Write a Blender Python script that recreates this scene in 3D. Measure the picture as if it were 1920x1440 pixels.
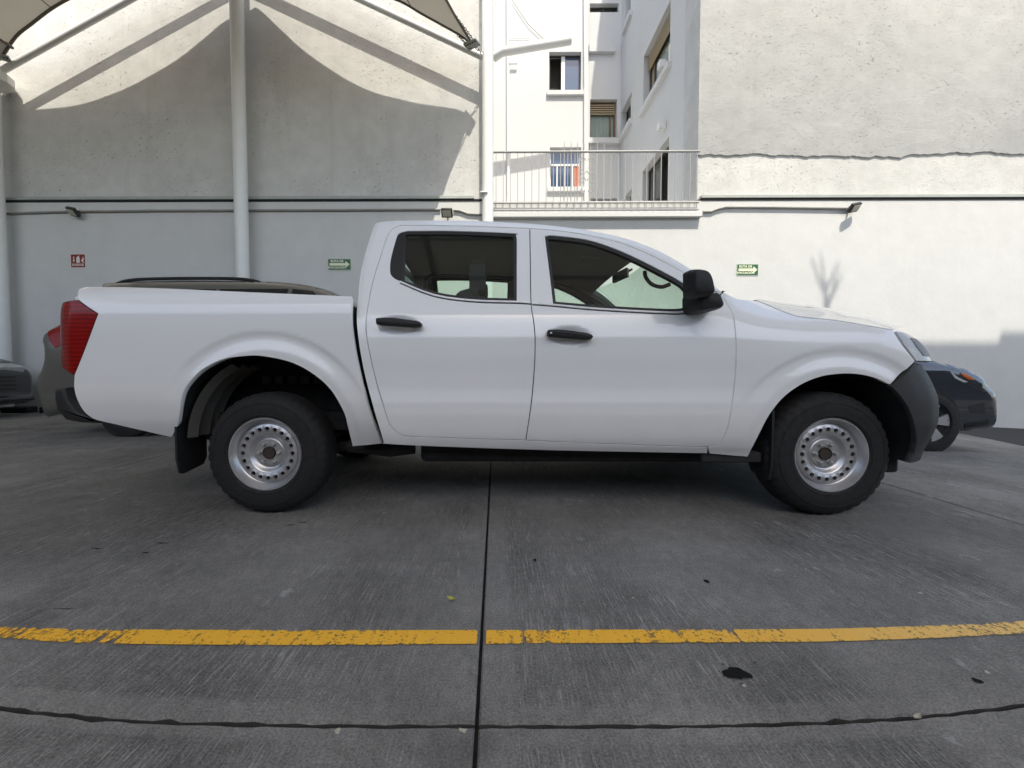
import bpy, bmesh, math, random
import numpy as np
from mathutils import Vector, Matrix
random.seed(7)
R = math.radians
S = bpy.context.scene
for o in list(bpy.data.objects): bpy.data.objects.remove(o)
COL = S.collection

# ------------------------------------------------------------------ camera
CH = 0.835                      # camera height
FPX = 800.0                     # focal length in photo pixels (1920 wide)
PITCH = math.atan(0.0375); YAW = math.radians(-0.4)
CX = 930 + FPX*math.tan(YAW)/math.cos(PITCH)      # principal point (the frame is a slightly off-centre crop)
cam_d = bpy.data.cameras.new('camera'); cam = bpy.data.objects.new('camera', cam_d); COL.objects.link(cam)
cam_d.sensor_width = 36; cam_d.lens = FPX / 1920 * 36; cam_d.clip_start = 0.05; cam_d.clip_end = 500; cam_d.shift_x = (960 - CX) / 1920
cam.location = (0, 0, CH); cam.rotation_euler = (math.pi/2 - PITCH, 0, -YAW)
S.camera = cam
# ------------------------------------------------------------------ sky and sun
SUN = Vector((-0.2, 1.0, -1.7)).normalized()          # direction the light travels
world = bpy.data.worlds.new('World'); S.world = world; world.use_nodes = True
wn = world.node_tree
sky = wn.nodes.new('ShaderNodeTexSky'); sky.sky_type = 'NISHITA'; sky.sun_disc = False
sky.sun_elevation = math.asin(-SUN.z); sky.sun_rotation = math.atan2(-SUN.x, -SUN.y)
sky.altitude = 300; sky.air_density = .8; sky.dust_density = 2.6; sky.ozone_density = .6
bg = wn.nodes['Background']; bg.inputs['Strength'].default_value = 0.15
wn.links.new(sky.outputs['Color'], bg.inputs['Color'])
sun_d = bpy.data.lights.new('sun', 'SUN'); sun_d.energy = 2.0; sun_d.angle = R(0.53); sun_d.color = (1, .985, .96)
sun = bpy.data.objects.new('sun', sun_d); COL.objects.link(sun)
sun.rotation_euler = SUN.to_track_quat('-Z', 'Y').to_euler(); sun.location = (6, -20, 30)
# ------------------------------------------------------------------ exposure
S.view_settings.view_transform = 'Standard'; S.view_settings.look = 'None'
S.view_settings.exposure = 1.36; S.view_settings.use_white_balance = True; S.view_settings.white_balance_temperature = 7300; S.view_settings.white_balance_tint = 6.0; S.view_settings.gamma = 1.0; S.view_settings.use_curve_mapping = False
S.cycles.max_bounces = 10; S.cycles.diffuse_bounces = 6; S.cycles.transparent_max_bounces = 16
S.cycles.caustics_reflective = False; S.cycles.caustics_refractive = False
S.cycles.use_denoising = True

# ================================================================== helpers
_cp, _sp, _cy, _sy = math.cos(PITCH), math.sin(PITCH), math.cos(YAW), math.sin(YAW)
def ray(px, py):
    u = (px - CX) / FPX; v = -(py - 720) / FPX
    return (u*_cy + v*_sp*_sy + _cp*_sy, -u*_sy + v*_sp*_cy + _cp*_cy, v*_cp - _sp)
def aty(px, py, Y):             # point at depth Y seen at that place of the photo
    d = ray(px, py); t = Y / d[1]
    return Vector((d[0]*t, Y, CH + d[2]*t))
def atx(px, py, X):
    d = ray(px, py); t = X / d[0]
    return Vector((X, d[1]*t, CH + d[2]*t))
def xz(px, py, Y): p = aty(px, py, Y); return (p.x, p.z)

def pchip(pts):
    xs = [p[0] for p in pts]; ys = [p[1] for p in pts]; n = len(xs)
    h = [xs[i+1]-xs[i] for i in range(n-1)]; d = [(ys[i+1]-ys[i])/h[i] for i in range(n-1)]
    m = [0]*n; m[0] = d[0]; m[-1] = d[-1]
    for i in range(1, n-1):
        if d[i-1]*d[i] > 0:
            w1 = 2*h[i]+h[i-1]; w2 = h[i]+2*h[i-1]; m[i] = (w1+w2)/(w1/d[i-1]+w2/d[i])
    lo, hi, N = xs[0], xs[-1], 3000; tab = []
    k = 0
    for j in range(N+1):
        x = lo+(hi-lo)*j/N
        while k < n-2 and x > xs[k+1]: k += 1
        t = (x-xs[k])/h[k]; t2 = t*t; t3 = t2*t
        tab.append((2*t3-3*t2+1)*ys[k]+(t3-2*t2+t)*h[k]*m[k]+(-2*t3+3*t2)*ys[k+1]+(t3-t2)*h[k]*m[k+1])
    def f(x):
        q = (x-lo)/(hi-lo)*N
        if q <= 0: return tab[0]+(x-lo)*m[0]
        if q >= N: return tab[-1]+(x-hi)*m[-1]
        i = int(q); return tab[i]+(tab[i+1]-tab[i])*(q-i)
    return f
def sstep(a, b, x):
    if a > b: return 1-sstep(b, a, x)
    t = min(1, max(0, (x-a)/(b-a))); return t*t*(3-2*t)
def crom(pts, n=6):             # Catmull-Rom through the points
    if len(pts) == 2: return [tuple(pts[0]), tuple(pts[1])]
    P = [np.array(p, float) for p in pts]; P = [2*P[0]-P[1]]+P+[2*P[-1]-P[-2]]; out = []
    for i in range(1, len(P)-2):
        for k in range(n):
            t = k/n
            out.append(tuple(0.5*((2*P[i])+(-P[i-1]+P[i+1])*t+(2*P[i-1]-5*P[i]+4*P[i+1]-P[i+2])*t*t+(-P[i-1]+3*P[i]-3*P[i+1]+P[i+2])*t**3)))
    out.append(tuple(P[-2])); return out
def path(*segs, n=6):           # closed outline: splined segments joined at sharp corners
    out = []
    for s in segs:
        for p in crom(s, n):
            if not out or (abs(p[0]-out[-1][0])+abs(p[1]-out[-1][1])) > 1e-6: out.append(p)
    if abs(out[0][0]-out[-1][0])+abs(out[0][1]-out[-1][1]) < 1e-6: out.pop()
    return out
def offset_loop(L, g):          # move a closed loop inward by g
    n = len(L); A = sum(L[i][0]*L[(i+1) % n][1]-L[(i+1) % n][0]*L[i][1] for i in range(n)); s = 1 if A > 0 else -1
    out = []
    for i in range(n):
        a, b, c = L[i-1], L[i], L[(i+1) % n]
        d1 = np.array([b[0]-a[0], b[1]-a[1]]); d2 = np.array([c[0]-b[0], c[1]-b[1]])
        d1 /= max(1e-9, np.linalg.norm(d1)); d2 /= max(1e-9, np.linalg.norm(d2))
        nn = np.array([-(d1[1]+d2[1]), d1[0]+d2[0]])*s; l = np.linalg.norm(nn)
        if l < .4: nn = np.array([-d1[1], d1[0]])*s; l = 1
        nn = nn/l*(g*min(2, 2/max(l, .7)))
        out.append((b[0]+nn[0], b[1]+nn[1]))
    return out

def tag(o, label=None, cat=None, group=None, kind=None):
    if label: o['label'] = label
    if cat: o['category'] = cat
    if group: o['group'] = group
    if kind: o['kind'] = kind
    return o
def empty(name, loc, label, cat, group=None):
    o = bpy.data.objects.new(name, None); COL.objects.link(o); o.location = loc; o.empty_display_size = .2
    return tag(o, label, cat, group)
def wloc(o):
    v = Vector((0, 0, 0))
    while o is not None: v += o.location; o = o.parent
    return v
def link(name, me, mat, parent=None):
    o = bpy.data.objects.new(name, me); COL.objects.link(o)
    if mat is not None and len(me.materials) == 0: me.materials.append(mat)
    if parent is not None: o.parent = parent
    return o
def copy_part(o, parent, scale=None, dloc=None):
    c = o.copy(); COL.objects.link(c); c.parent = parent
    if scale: c.scale = scale
    if dloc: c.location = c.location + Vector(dloc)
    return c

class MB:
    """collects shapes in world coordinates, links them as one mesh"""
    def __init__(s): s.v = []; s.f = []
    def add(s, vs, fs):
        b = len(s.v); s.v += [tuple(p) for p in vs]; s.f += [tuple(i+b for i in f) for f in fs]; return s
    def box(s, lo, hi):
        x0, y0, z0 = lo; x1, y1, z1 = hi
        return s.add([(x0,y0,z0),(x1,y0,z0),(x1,y1,z0),(x0,y1,z0),(x0,y0,z1),(x1,y0,z1),(x1,y1,z1),(x0,y1,z1)],
                     [(0,3,2,1),(4,5,6,7),(0,1,5,4),(1,2,6,5),(2,3,7,6),(3,0,4,7)])
    def obox(s, c, ax, ay, az):          # oriented box: centre and half-axes
        c, ax, ay, az = map(Vector, (c, ax, ay, az)); P = []
        for k in (-1, 1):
            for (i, j) in ((-1,-1),(1,-1),(1,1),(-1,1)): P.append(c+ax*i+ay*j+az*k)
        return s.add(P, [(0,3,2,1),(4,5,6,7),(0,1,5,4),(1,2,6,5),(2,3,7,6),(3,0,4,7)])
    def tube(s, pts, r, n=10, caps=True, closed=False):
        P = [Vector(p) for p in pts]; m = len(P); rr = r if isinstance(r, (list, tuple)) else [r]*m
        rings = []; up = None
        for i in range(m):
            if closed: t = P[(i+1) % m]-P[i-1]
            else: t = P[min(i+1, m-1)]-P[max(i-1, 0)]
            t.normalize()
            if up is None: up = t.orthogonal().normalized()
            up = (up-t*up.dot(t))
            if up.length < 1e-6: up = t.orthogonal()
            up.normalize(); q = t.cross(up)
            rings.append([P[i]+(up*math.cos(2*math.pi*k/n)+q*math.sin(2*math.pi*k/n))*rr[i] for k in range(n)])
        vs = [p for rg in rings for p in rg]; fs = []
        for i in range(m if closed else m-1):
            j = (i+1) % m
            for k in range(n): fs.append((i*n+k, i*n+(k+1) % n, j*n+(k+1) % n, j*n+k))
        if caps and not closed: fs.append(tuple(range(n))[::-1]); fs.append(tuple((m-1)*n+k for k in range(n)))
        return s.add(vs, fs)
    def lathe(s, prof, c, n=48, a0=0, a1=2*math.pi):   # (radius, depth) turned round an axis along +Y
        full = abs(a1-a0-2*math.pi) < 1e-6; cols = n if full else n+1; vs = []
        for i in range(cols):
            a = a0+(a1-a0)*i/n
            for (r, y) in prof: vs.append((c[0]+r*math.cos(a), c[1]+y, c[2]+r*math.sin(a)))
        m = len(prof); fs = []
        for i in range(n):
            j = (i+1) % cols
            for k in range(m-1): fs.append((i*m+k, j*m+k, j*m+k+1, i*m+k+1))
        return s.add(vs, fs)
    def prism(s, loop, y0, y1):          # outline in (x, z), extruded along Y
        n = len(loop); A = sum(loop[i][0]*loop[(i+1) % n][1]-loop[(i+1) % n][0]*loop[i][1] for i in range(n))
        if A < 0: loop = loop[::-1]
        vs = [(x, y0, z) for x, z in loop]+[(x, y1, z) for x, z in loop]
        fs = [tuple(range(n)), tuple(range(n, 2*n))[::-1]]
        for i in range(n): j = (i+1) % n; fs.append((i, i+n, j+n, j))
        return s.add(vs, fs)
    def puff(s, loop, y0, y1, r=.02, k=4):   # prism whose front edge (at y0) is rounded
        n = len(loop); A = sum(loop[i][0]*loop[(i+1) % n][1]-loop[(i+1) % n][0]*loop[i][1] for i in range(n))
        if A < 0: loop = loop[::-1]
        rings = [[(x, y1, z) for x, z in loop]]
        for i in range(k+1):
            a = math.pi/2*i/k; L = offset_loop(loop, r*(1-math.cos(a)))
            rings.append([(x, y0+r*(1-math.sin(a)) if y0 < y1 else y0-r*(1-math.sin(a)), z) for x, z in L])
        vs = [p for g in rings for p in g]; fs = []
        for i in range(len(rings)-1):
            for j in range(n): q = (j+1) % n; fs.append((i*n+j, i*n+q, (i+1)*n+q, (i+1)*n+j))
        fs.append(tuple((len(rings)-1)*n+j for j in range(n)))
        return s.add(vs, fs)
    def dome(s, loop, y0, y1, r=.4, k=6, dep=None):   # rounded cap: rings shrink towards the middle of the outline
        n = len(loop); cx = sum(p[0] for p in loop)/n; cz = sum(p[1] for p in loop)/n; dep = dep or (y1-y0)*.6
        A = sum(loop[i][0]*loop[(i+1) % n][1]-loop[(i+1) % n][0]*loop[i][1] for i in range(n))
        if A < 0: loop = loop[::-1]
        rings = [[(x, y1, z) for x, z in loop]]
        for i in range(k+1):
            a = math.pi/2*i/k; q = 1-r*(1-math.cos(a)); rings.append([(cx+(x-cx)*q, y0+dep*(1-math.sin(a)), cz+(z-cz)*q) for x, z in loop])
        vs = [p for g in rings for p in g]; fs = []
        for i in range(len(rings)-1):
            for j in range(n): q = (j+1) % n; fs.append((i*n+j, i*n+q, (i+1)*n+q, (i+1)*n+j))
        fs.append(tuple((len(rings)-1)*n+j for j in range(n)))
        return s.add(vs, fs)
    def grid(s, rows, closed=False):
        m = len(rows); n = len(rows[0]); vs = [p for r in rows for p in r]; fs = []
        for i in range(m-1):
            for j in range(n-1): fs.append((i*n+j, i*n+j+1, (i+1)*n+j+1, (i+1)*n+j))
        return s.add(vs, fs)
    def build(s, name, mat, parent=None, angle=35, bevel=0, flat=False, fix=True):
        o0 = wloc(parent) if parent is not None else Vector((0, 0, 0))
        me = bpy.data.meshes.new(name)
        me.from_pydata([(x-o0.x, y-o0.y, z-o0.z) for x, y, z in s.v], [], s.f); me.update()
        if fix:
            b = bmesh.new(); b.from_mesh(me); bmesh.ops.recalc_face_normals(b, faces=b.faces); b.to_mesh(me); b.free()
        if not flat:
            me.shade_smooth(); me.set_sharp_from_angle(angle=R(angle))
        o = link(name, me, mat, parent)
        if bevel:
            md = o.modifiers.new('bevel', 'BEVEL'); md.width = bevel; md.segments = 2; md.limit_method = 'ANGLE'; md.angle_limit = R(40)
        return o
def recenter(o):                # put the origin of a one-mesh thing at its base
    me = o.data; co = np.empty(len(me.vertices)*3); me.vertices.foreach_get('co', co); co = co.reshape(-1, 3)
    c = (co.min(0)+co.max(0))/2; c[2] = co[:, 2].min(); co -= c
    me.vertices.foreach_set('co', co.ravel()); me.update(); o.location = Vector(c)+o.location; return o

# ------------------------------------------------------------------ materials
class NT:
    def __init__(s, name):
        s.m = bpy.data.materials.new(name); s.m.use_nodes = True; s.t = s.m.node_tree; s.t.nodes.clear()
        s.out = s.n('ShaderNodeOutputMaterial')
    def n(s, typ, ins=None, **kw):
        nd = s.t.nodes.new(typ)
        for k, v in kw.items(): setattr(nd, k, v)
        for k, v in (ins or {}).items():
            if hasattr(v, 'is_output') and v.is_output: s.t.links.new(v, nd.inputs[k])
            else: nd.inputs[k].default_value = v
        return nd
    def coord(s): return s.n('ShaderNodeTexCoord').outputs['Object']
    def mapv(s, v, scale=(1,1,1), rot=(0,0,0), loc=(0,0,0)):
        return s.n('ShaderNodeMapping', {'Vector': v, 'Scale': scale, 'Rotation': rot, 'Location': loc}).outputs[0]
    def noise(s, v, scale, detail=4, rough=.55, dist=0): return s.n('ShaderNodeTexNoise', {'Vector': v, 'Scale': scale, 'Detail': detail, 'Roughness': rough, 'Distortion': dist}).outputs['Fac']
    def vor(s, v, scale, feature='DISTANCE_TO_EDGE', rnd=1): return s.n('ShaderNodeTexVoronoi', {'Vector': v, 'Scale': scale, 'Randomness': rnd}, feature=feature).outputs['Distance']
    def math(s, op, a, b=0.0, c=0.0, clamp=False):
        nd = s.n('ShaderNodeMath', {0: a, 1: b, 2: c}, operation=op); nd.use_clamp = clamp; return nd.outputs[0]
    def ramp(s, f, stops, interp='LINEAR'):
        nd = s.n('ShaderNodeValToRGB', {'Fac': f}); cr = nd.color_ramp; cr.interpolation = interp
        while len(cr.elements) < len(stops): cr.elements.new(.5)
        for e, (p, c) in zip(cr.elements, stops):
            e.position = p; e.color = (c, c, c, 1) if not isinstance(c, (tuple, list)) else tuple(c)+(1,)
        return nd.outputs['Color']
    def rng(s, f, a, b, c=0.0, d=1.0): return s.n('ShaderNodeMapRange', {'Value': f, 'From Min': a, 'From Max': b, 'To Min': c, 'To Max': d}).outputs[0]
    def mix(s, f, a, b, mode='MIX'):
        nd = s.n('ShaderNodeMix', data_type='RGBA', blend_type=mode)
        for k, v in ((0, f), (6, a), (7, b)):
            if hasattr(v, 'is_output'): s.t.links.new(v, nd.inputs[k])
            elif k == 0: nd.inputs[0].default_value = v
            else: nd.inputs[k].default_value = (v, v, v, 1) if not isinstance(v, (tuple, list)) else tuple(v)+(1,)
        return nd.outputs[2]
    def bump(s, h, strength=.5, dist=.01, normal=None):
        ins = {'Height': h, 'Strength': strength, 'Distance': dist}
        if normal is not None: ins['Normal'] = normal
        return s.n('ShaderNodeBump', ins).outputs[0]
    def bsdf(s, **k):
        ins = {}
        for a, v in k.items():
            a = a.replace('_', ' ')
            if a == 'Base Color' and not hasattr(v, 'is_output'): v = tuple(v)+(1,) if isinstance(v, (tuple, list)) else (v, v, v, 1)
            ins[a] = v
        return s.n('ShaderNodeBsdfPrincipled', ins).outputs[0]
    def done(s, sh): s.t.links.new(sh, s.out.inputs['Surface']); return s.m

def simple(name, col, rough=.5, metal=0, spec=.5, var=.12, scale=14, bump=0, coat=0):
    t = NT(name); c = t.coord(); n = t.noise(c, scale, 5)
    col3 = col if isinstance(col, (tuple, list)) else (col,)*3
    cc = t.mix(n, tuple(x*(1-var) for x in col3), tuple(min(1, x*(1+var)) for x in col3))
    k = dict(Base_Color=cc, Roughness=t.rng(n, .3, .7, max(.02, rough*.85), min(1, rough*1.15)), Metallic=float(metal))
    k['Specular_IOR_Level'] = spec
    if coat: k['Coat_Weight'] = float(coat); k['Coat_Roughness'] = .03
    if bump: k['Normal'] = t.bump(t.noise(c, scale*6, 4), .4, bump)
    return t.done(t.bsdf(**k))

def concrete_mat(name, border=True, dark=1.0):
    t = NT(name); c = t.coord(); sep = t.n('ShaderNodeSeparateXYZ', {0: c}); X, Y = sep.outputs[0], sep.outputs[1]
    warp = t.noise(c, 1.3, 2); cw = t.n('ShaderNodeVectorMath', {0: c, 1: t.n('ShaderNodeCombineXYZ', {0: t.math('MULTIPLY', warp, .05)}).outputs[0]}, operation='ADD').outputs[0]
    st1 = t.noise(t.mapv(cw, (150, 5.5, 1)), 1, 5, .72); st2 = t.noise(t.mapv(cw, (300, 22, 1)), 1, 3, .7)
    streak = t.math('ADD', t.math('MULTIPLY', st1, .62), t.math('MULTIPLY', st2, .38))
    amp = t.rng(t.noise(t.mapv(c, (1, .6, 1)), 1.3, 4, .6), .40, .62, .12, 1.15)
    if border:
        bm = None; wob = t.math('MULTIPLY', t.noise(c, 9, 4, .7), .03)
        for xj in (-6.3, -3.19, -.045, 2.81, 5.7):
            a = t.rng(t.math('ADD', t.math('ABSOLUTE', t.math('SUBTRACT', X, xj)), wob), .130, .100); bm = a if bm is None else t.math('MAXIMUM', bm, a)
        x2 = t.math('MULTIPLY', X, X); yj = t.math('MULTIPLY_ADD', x2, .034, .966)
        a = t.rng(t.math('ADD', t.math('ABSOLUTE', t.math('SUBTRACT', Y, yj)), wob), .078, .062); bm = t.math('MAXIMUM', bm, a)
        amp = t.math('MULTIPLY', amp, t.math('SUBTRACT', 1.0, t.math('MULTIPLY', bm, .72)))
    big = t.noise(c, .55, 4, .6); mid = t.noise(c, 3.2, 6, .65); fine = t.noise(c, 160, 3, .7); med = t.noise(c, 26, 5, .7)
    base = t.ramp(t.math('ADD', t.math('MULTIPLY', big, .55), t.math('MULTIPLY', mid, .45)),
                  [(.34, (.155*dark, .152*dark, .144*dark)), (.5, (.208*dark, .204*dark, .194*dark)), (.66, (.268*dark, .263*dark, .251*dark))])
    lines = t.math('MULTIPLY', t.math('SUBTRACT', t.math('ADD', t.math('MULTIPLY', t.rng(streak, .52, .62), 1.0), t.math('MULTIPLY', streak, 1.6)), 1.12), t.math('MULTIPLY', amp, .75))
    grain = t.math('ADD', t.math('MULTIPLY', t.math('SUBTRACT', fine, .5), 1.9), t.math('MULTIPLY', t.math('SUBTRACT', med, .5), .75))
    fac = t.math('MAXIMUM', t.math('ADD', t.math('ADD', 1.0, lines), grain), .25)
    col = t.mix(1.0, base, t.n('ShaderNodeCombineColor', {0: fac, 1: fac, 2: fac}).outputs[0], 'MULTIPLY')
    sp = t.math('MULTIPLY', t.rng(t.noise(c, 2.1, 5, .7), .57, .66), t.rng(streak, .5, .56))
    col = t.mix(t.math('MULTIPLY', sp, .7), col, (.36, .36, .345))
    spots = t.math('MULTIPLY', t.rng(t.noise(c, 5.5, 2, .5), .70, .72), t.rng(med, .5, .54))
    col = t.mix(t.math('MULTIPLY', spots, .6), col, (.36, .36, .35))
    dk = t.rng(t.noise(t.mapv(c, (1, 1, 1), loc=(7, 3, 0)), 1.7, 5, .65), .60, .70)
    col = t.mix(t.math('MULTIPLY', dk, .30), col, (.035, .035, .036))
    h = t.math('ADD', t.math('MULTIPLY', streak, t.math('MULTIPLY', amp, 1.0)), t.math('MULTIPLY', fine, .25))
    return t.done(t.bsdf(Base_Color=col, Roughness=.88, Specular_IOR_Level=.25, Normal=t.bump(h, .9, .008)))

def plaster_mat(name, col, rough_amt=.3, pits=.0, stain=.2, cracks=0, streaks=.0):
    t = NT(name); c = t.coord()
    big = t.noise(c, .5, 5, .6); mid = t.noise(c, 3, 6, .62); fine = t.noise(c, 38, 5, .6)
    f = t.math('ADD', t.math('MULTIPLY', big, .5), t.math('MULTIPLY', mid, .5))
    cc = t.mix(t.rng(f, .35, .65), tuple(x*(1-stain) for x in col), col)
    h = t.math('ADD', t.math('MULTIPLY', mid, .8), t.math('MULTIPLY', fine, .25))
    if pits:
        pm = t.math('MULTIPLY', t.rng(t.noise(t.mapv(c, (1, 1, 1.7)), 21, 5, .66, .8), .615, .66), t.rng(t.noise(c, .9, 4), .40, .60))
        cc = t.mix(t.math('MULTIPLY', pm, pits), cc, (.16, .15, .13)); h = t.math('SUBTRACT', h, t.math('MULTIPLY', pm, 1.2))
    if cracks:
        wv = t.n('ShaderNodeVectorMath', {0: c, 1: t.n('ShaderNodeTexNoise', {'Vector': c, 'Scale': 2.2, 'Detail': 6.0, 'Roughness': .7}).outputs['Color']}, operation='ADD').outputs[0]
        e = t.vor(wv, .55); ck = t.math('MULTIPLY', t.rng(e, .005, .0012), t.rng(t.noise(c, .6, 2), .47, .55))
        cc = t.mix(t.math('MULTIPLY', ck, cracks), cc, (.17, .16, .14)); h = t.math('SUBTRACT', h, ck)
    if streaks:
        sv = t.noise(t.mapv(c, (4.5, 1, .22)), 1, 4, .6); cc = t.mix(t.math('MULTIPLY', t.rng(sv, .55, .75), streaks), cc, (.33, .32, .28))
    return t.done(t.bsdf(Base_Color=cc, Roughness=.9, Specular_IOR_Level=.2, Normal=t.bump(h, rough_amt, .03)))

def glass_mat(name, tint, ior=1.5, dust=.03, refl=1.0):
    t = NT(name); c = t.coord()
    fc = t.n('ShaderNodeLayerWeight', {'Blend': .5}).outputs['Facing']; f0 = ((ior-1)/(ior+1))**2
    fr = t.math('MULTIPLY', t.math('MULTIPLY_ADD', t.math('POWER', fc, 5.0), 1-f0, f0), refl, clamp=True)
    gl = t.n('ShaderNodeBsdfGlossy', {'Color': (1, 1, 1, 1), 'Roughness': .01}).outputs[0]
    tr = t.n('ShaderNodeBsdfTransparent', {'Color': tuple(tint)+(1,)}).outputs[0]
    df = t.n('ShaderNodeBsdfDiffuse', {'Color': (.4, .4, .38, 1)}).outputs[0]
    a = t.n('ShaderNodeMixShader', {0: t.math('MULTIPLY', t.noise(c, 9, 5), dust), 1: tr, 2: df}).outputs[0]
    return t.done(t.n('ShaderNodeMixShader', {0: fr, 1: a, 2: gl}).outputs[0])

def paint_mat(name, col, rough=.32, metal=0.0, coat=1.0, dirt=0.0):
    t = NT(name); c = t.coord(); n = t.noise(c, 3, 4); fl = t.noise(c, 900, 1)
    cc = t.mix(n, tuple(x*.965 for x in col), col)
    if dirt:
        z = t.n('ShaderNodeSeparateXYZ', {0: c}).outputs[2]
        d = t.math('MULTIPLY', t.rng(t.math('ADD', z, t.math('MULTIPLY', t.noise(c, 5, 5, .65), .35)), .75, .42), dirt, clamp=True)
        cc = t.mix(d, cc, (.30, .27, .23))
    return t.done(t.bsdf(Base_Color=cc, Roughness=rough, Metallic=metal, Specular_IOR_Level=.5, Coat_Weight=coat, Coat_Roughness=.035,
                         Normal=t.bump(t.noise(c, 55, 3), .012, .01)))

def lamp_mat(name, col, rough=.2):
    t = NT(name); c = t.coord()
    w = t.n('ShaderNodeTexWave', {'Vector': c, 'Scale': 14.0, 'Distortion': 1.5, 'Detail': 1.0}, bands_direction='Z').outputs['Fac']
    cc = t.mix(t.math('MULTIPLY', t.math('ADD', w, t.noise(c, 9, 2)), .5), tuple(x*.35 for x in col), col)
    return t.done(t.bsdf(Base_Color=cc, Roughness=rough, Specular_IOR_Level=.35))

M = {}
M['concrete'] = concrete_mat('brushed_concrete')
M['joint'] = simple('joint_dirt', (.050, .048, .045), .95, bump=.006, var=.75, scale=22)
M['asphalt'] = simple('dark_asphalt', (.018, .019, .022), .9, scale=30, bump=.006, var=.35)
M['wall_low'] = plaster_mat('painted_wall', (.60, .598, .59), .28, 0, .09, 0, .06)
M['wall_up'] = plaster_mat('rough_plaster', (.60, .595, .58), .6, .75, .20, 0, .22)
M['plaster_thick'] = plaster_mat('flaking_plaster', (.54, .54, .53), .55, .7, .18, 0, .16)
M['wall_back'] = plaster_mat('white_wall', (.62, .62, .62), .10, 0, .03)
M['wall_side'] = plaster_mat('side_wall_paint', (.60, .60, .595), .16, 0, .05)
M['rail_steel'] = simple('grey_white_railing', (.30, .30, .30), .5, scale=6, var=.1)
M['white_steel'] = simple('white_painted_steel', (.72, .72, .70), .45, scale=6, var=.06)
M['grey_flash'] = simple('grey_flashing', (.36, .38, .36), .6, scale=4, var=.2)
M['black'] = simple('black_shadow_gap', .012, .9)
M['conduit'] = simple('grey_conduit', (.25, .245, .23), .5, scale=5, var=.3)
M['fixture'] = simple('black_fixture', .02, .45)
M['lens'] = simple('floodlight_lens', (.42, .40, .33), .3)
M['wframe_dark'] = simple('dark_window_frame', (.05, .045, .04), .4)
M['wframe_white'] = simple('white_window_frame', (.7, .7, .7), .4)
M['wframe_wood'] = simple('brown_window_frame', (.16, .10, .05), .5)
M['wglass'] = glass_mat('house_glass', (.8, .84, .84), 1.6, .02, 1.2)
M['wglass_blue'] = simple('blue_reflecting_pane', (.05, .085, .16), .08, spec=1.0)
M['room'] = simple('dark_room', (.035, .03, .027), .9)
M['blind'] = simple('wooden_blind', (.35, .27, .17), .6)
M['curtain'] = simple('pale_curtain', (.78, .80, .72), .9, scale=30)
M['orange'] = simple('orange_cloth', (.55, .13, .05), .8)
M['membrane'] = None
M['paint'] = paint_mat('white_car_paint', (.85, .85, .84), .22, dirt=.16)
M['plastic'] = simple('black_plastic', (.018, .018, .018), .55, bump=.0006, scale=60, spec=.35)
M['plastic_grey'] = simple('dark_grey_bumper', (.036, .036, .037), .62, bump=.0012, scale=80, spec=.35)
M['rubber'] = simple('black_rubber', .014, .6)
M['tyre'] = simple('tyre_rubber', (.011, .011, .011), .8, scale=40, var=.3, bump=.0008)
M['rim'] = simple('silver_steel_wheel', (.55, .55, .56), .34, metal=.75, var=.08, scale=20)
M['hub'] = simple('dull_hub_steel', (.46, .45, .44), .45, metal=.6, var=.25, scale=40)
M['rust'] = simple('rusty_hub_cap', (.045, .033, .025), .8, var=.4, scale=70)
M['under'] = simple('underbody_black', (.018, .018, .018), .85, bump=.002)
M['sill'] = simple('dusty_sill_metal', (.15, .13, .115), .8, var=.35, scale=18)
M['liner'] = simple('dusty_wheel_liner', (.085, .08, .068), .85, var=.4, scale=10)
M['lining'] = simple('interior_lining', (.10, .10, .10), .9)
M['headliner'] = simple('grey_headliner', (.30, .29, .265), .95)
M['pillar_trim'] = simple('cream_pillar_trim', (.42, .40, .34), .85)
M['seat'] = simple('dark_seat_cloth', (.035, .035, .037), .95)
M['glass'] = glass_mat('car_glass', (.74, .86, .80), 1.5, .03, 1.7)
M['red'] = lamp_mat('red_lamp_lens', (.34, .010, .008))
M['clear'] = simple('clear_lamp_lens', (.48, .48, .465), .15, var=.4, scale=14, spec=.5)
M['amber'] = lamp_mat('amber_lamp_lens', (.75, .16, .02))
M['chrome'] = simple('bright_moulding', (.80, .80, .81), .3, metal=.2)
M['sign_green'] = simple('green_sign', (.012, .085, .035), .4, var=.05)
M['sign_cream'] = simple('cream_sign_print', (.72, .74, .52), .5, var=.04)
M['sign_pale'] = simple('pale_green_sign_rim', (.45, .52, .40), .5)
M['sign_red'] = simple('red_sign', (.20, .018, .014), .4, var=.05)
M['sign_white'] = simple('white_sign_print', (.72, .66, .60), .5, var=.04)
M['leaf'] = simple('yellow_leaf', (.42, .40, .08), .6)
M['leaf_dry'] = simple('pale_dry_leaf', (.42, .40, .32), .7)
M['oil'] = simple('oil_stain', (.012, .012, .012), .9, var=.4, spec=.1)
M['scuff'] = simple('grey_scuff', (.075, .074, .072), .9, var=.3, spec=.1)
M['stone'] = None

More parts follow.
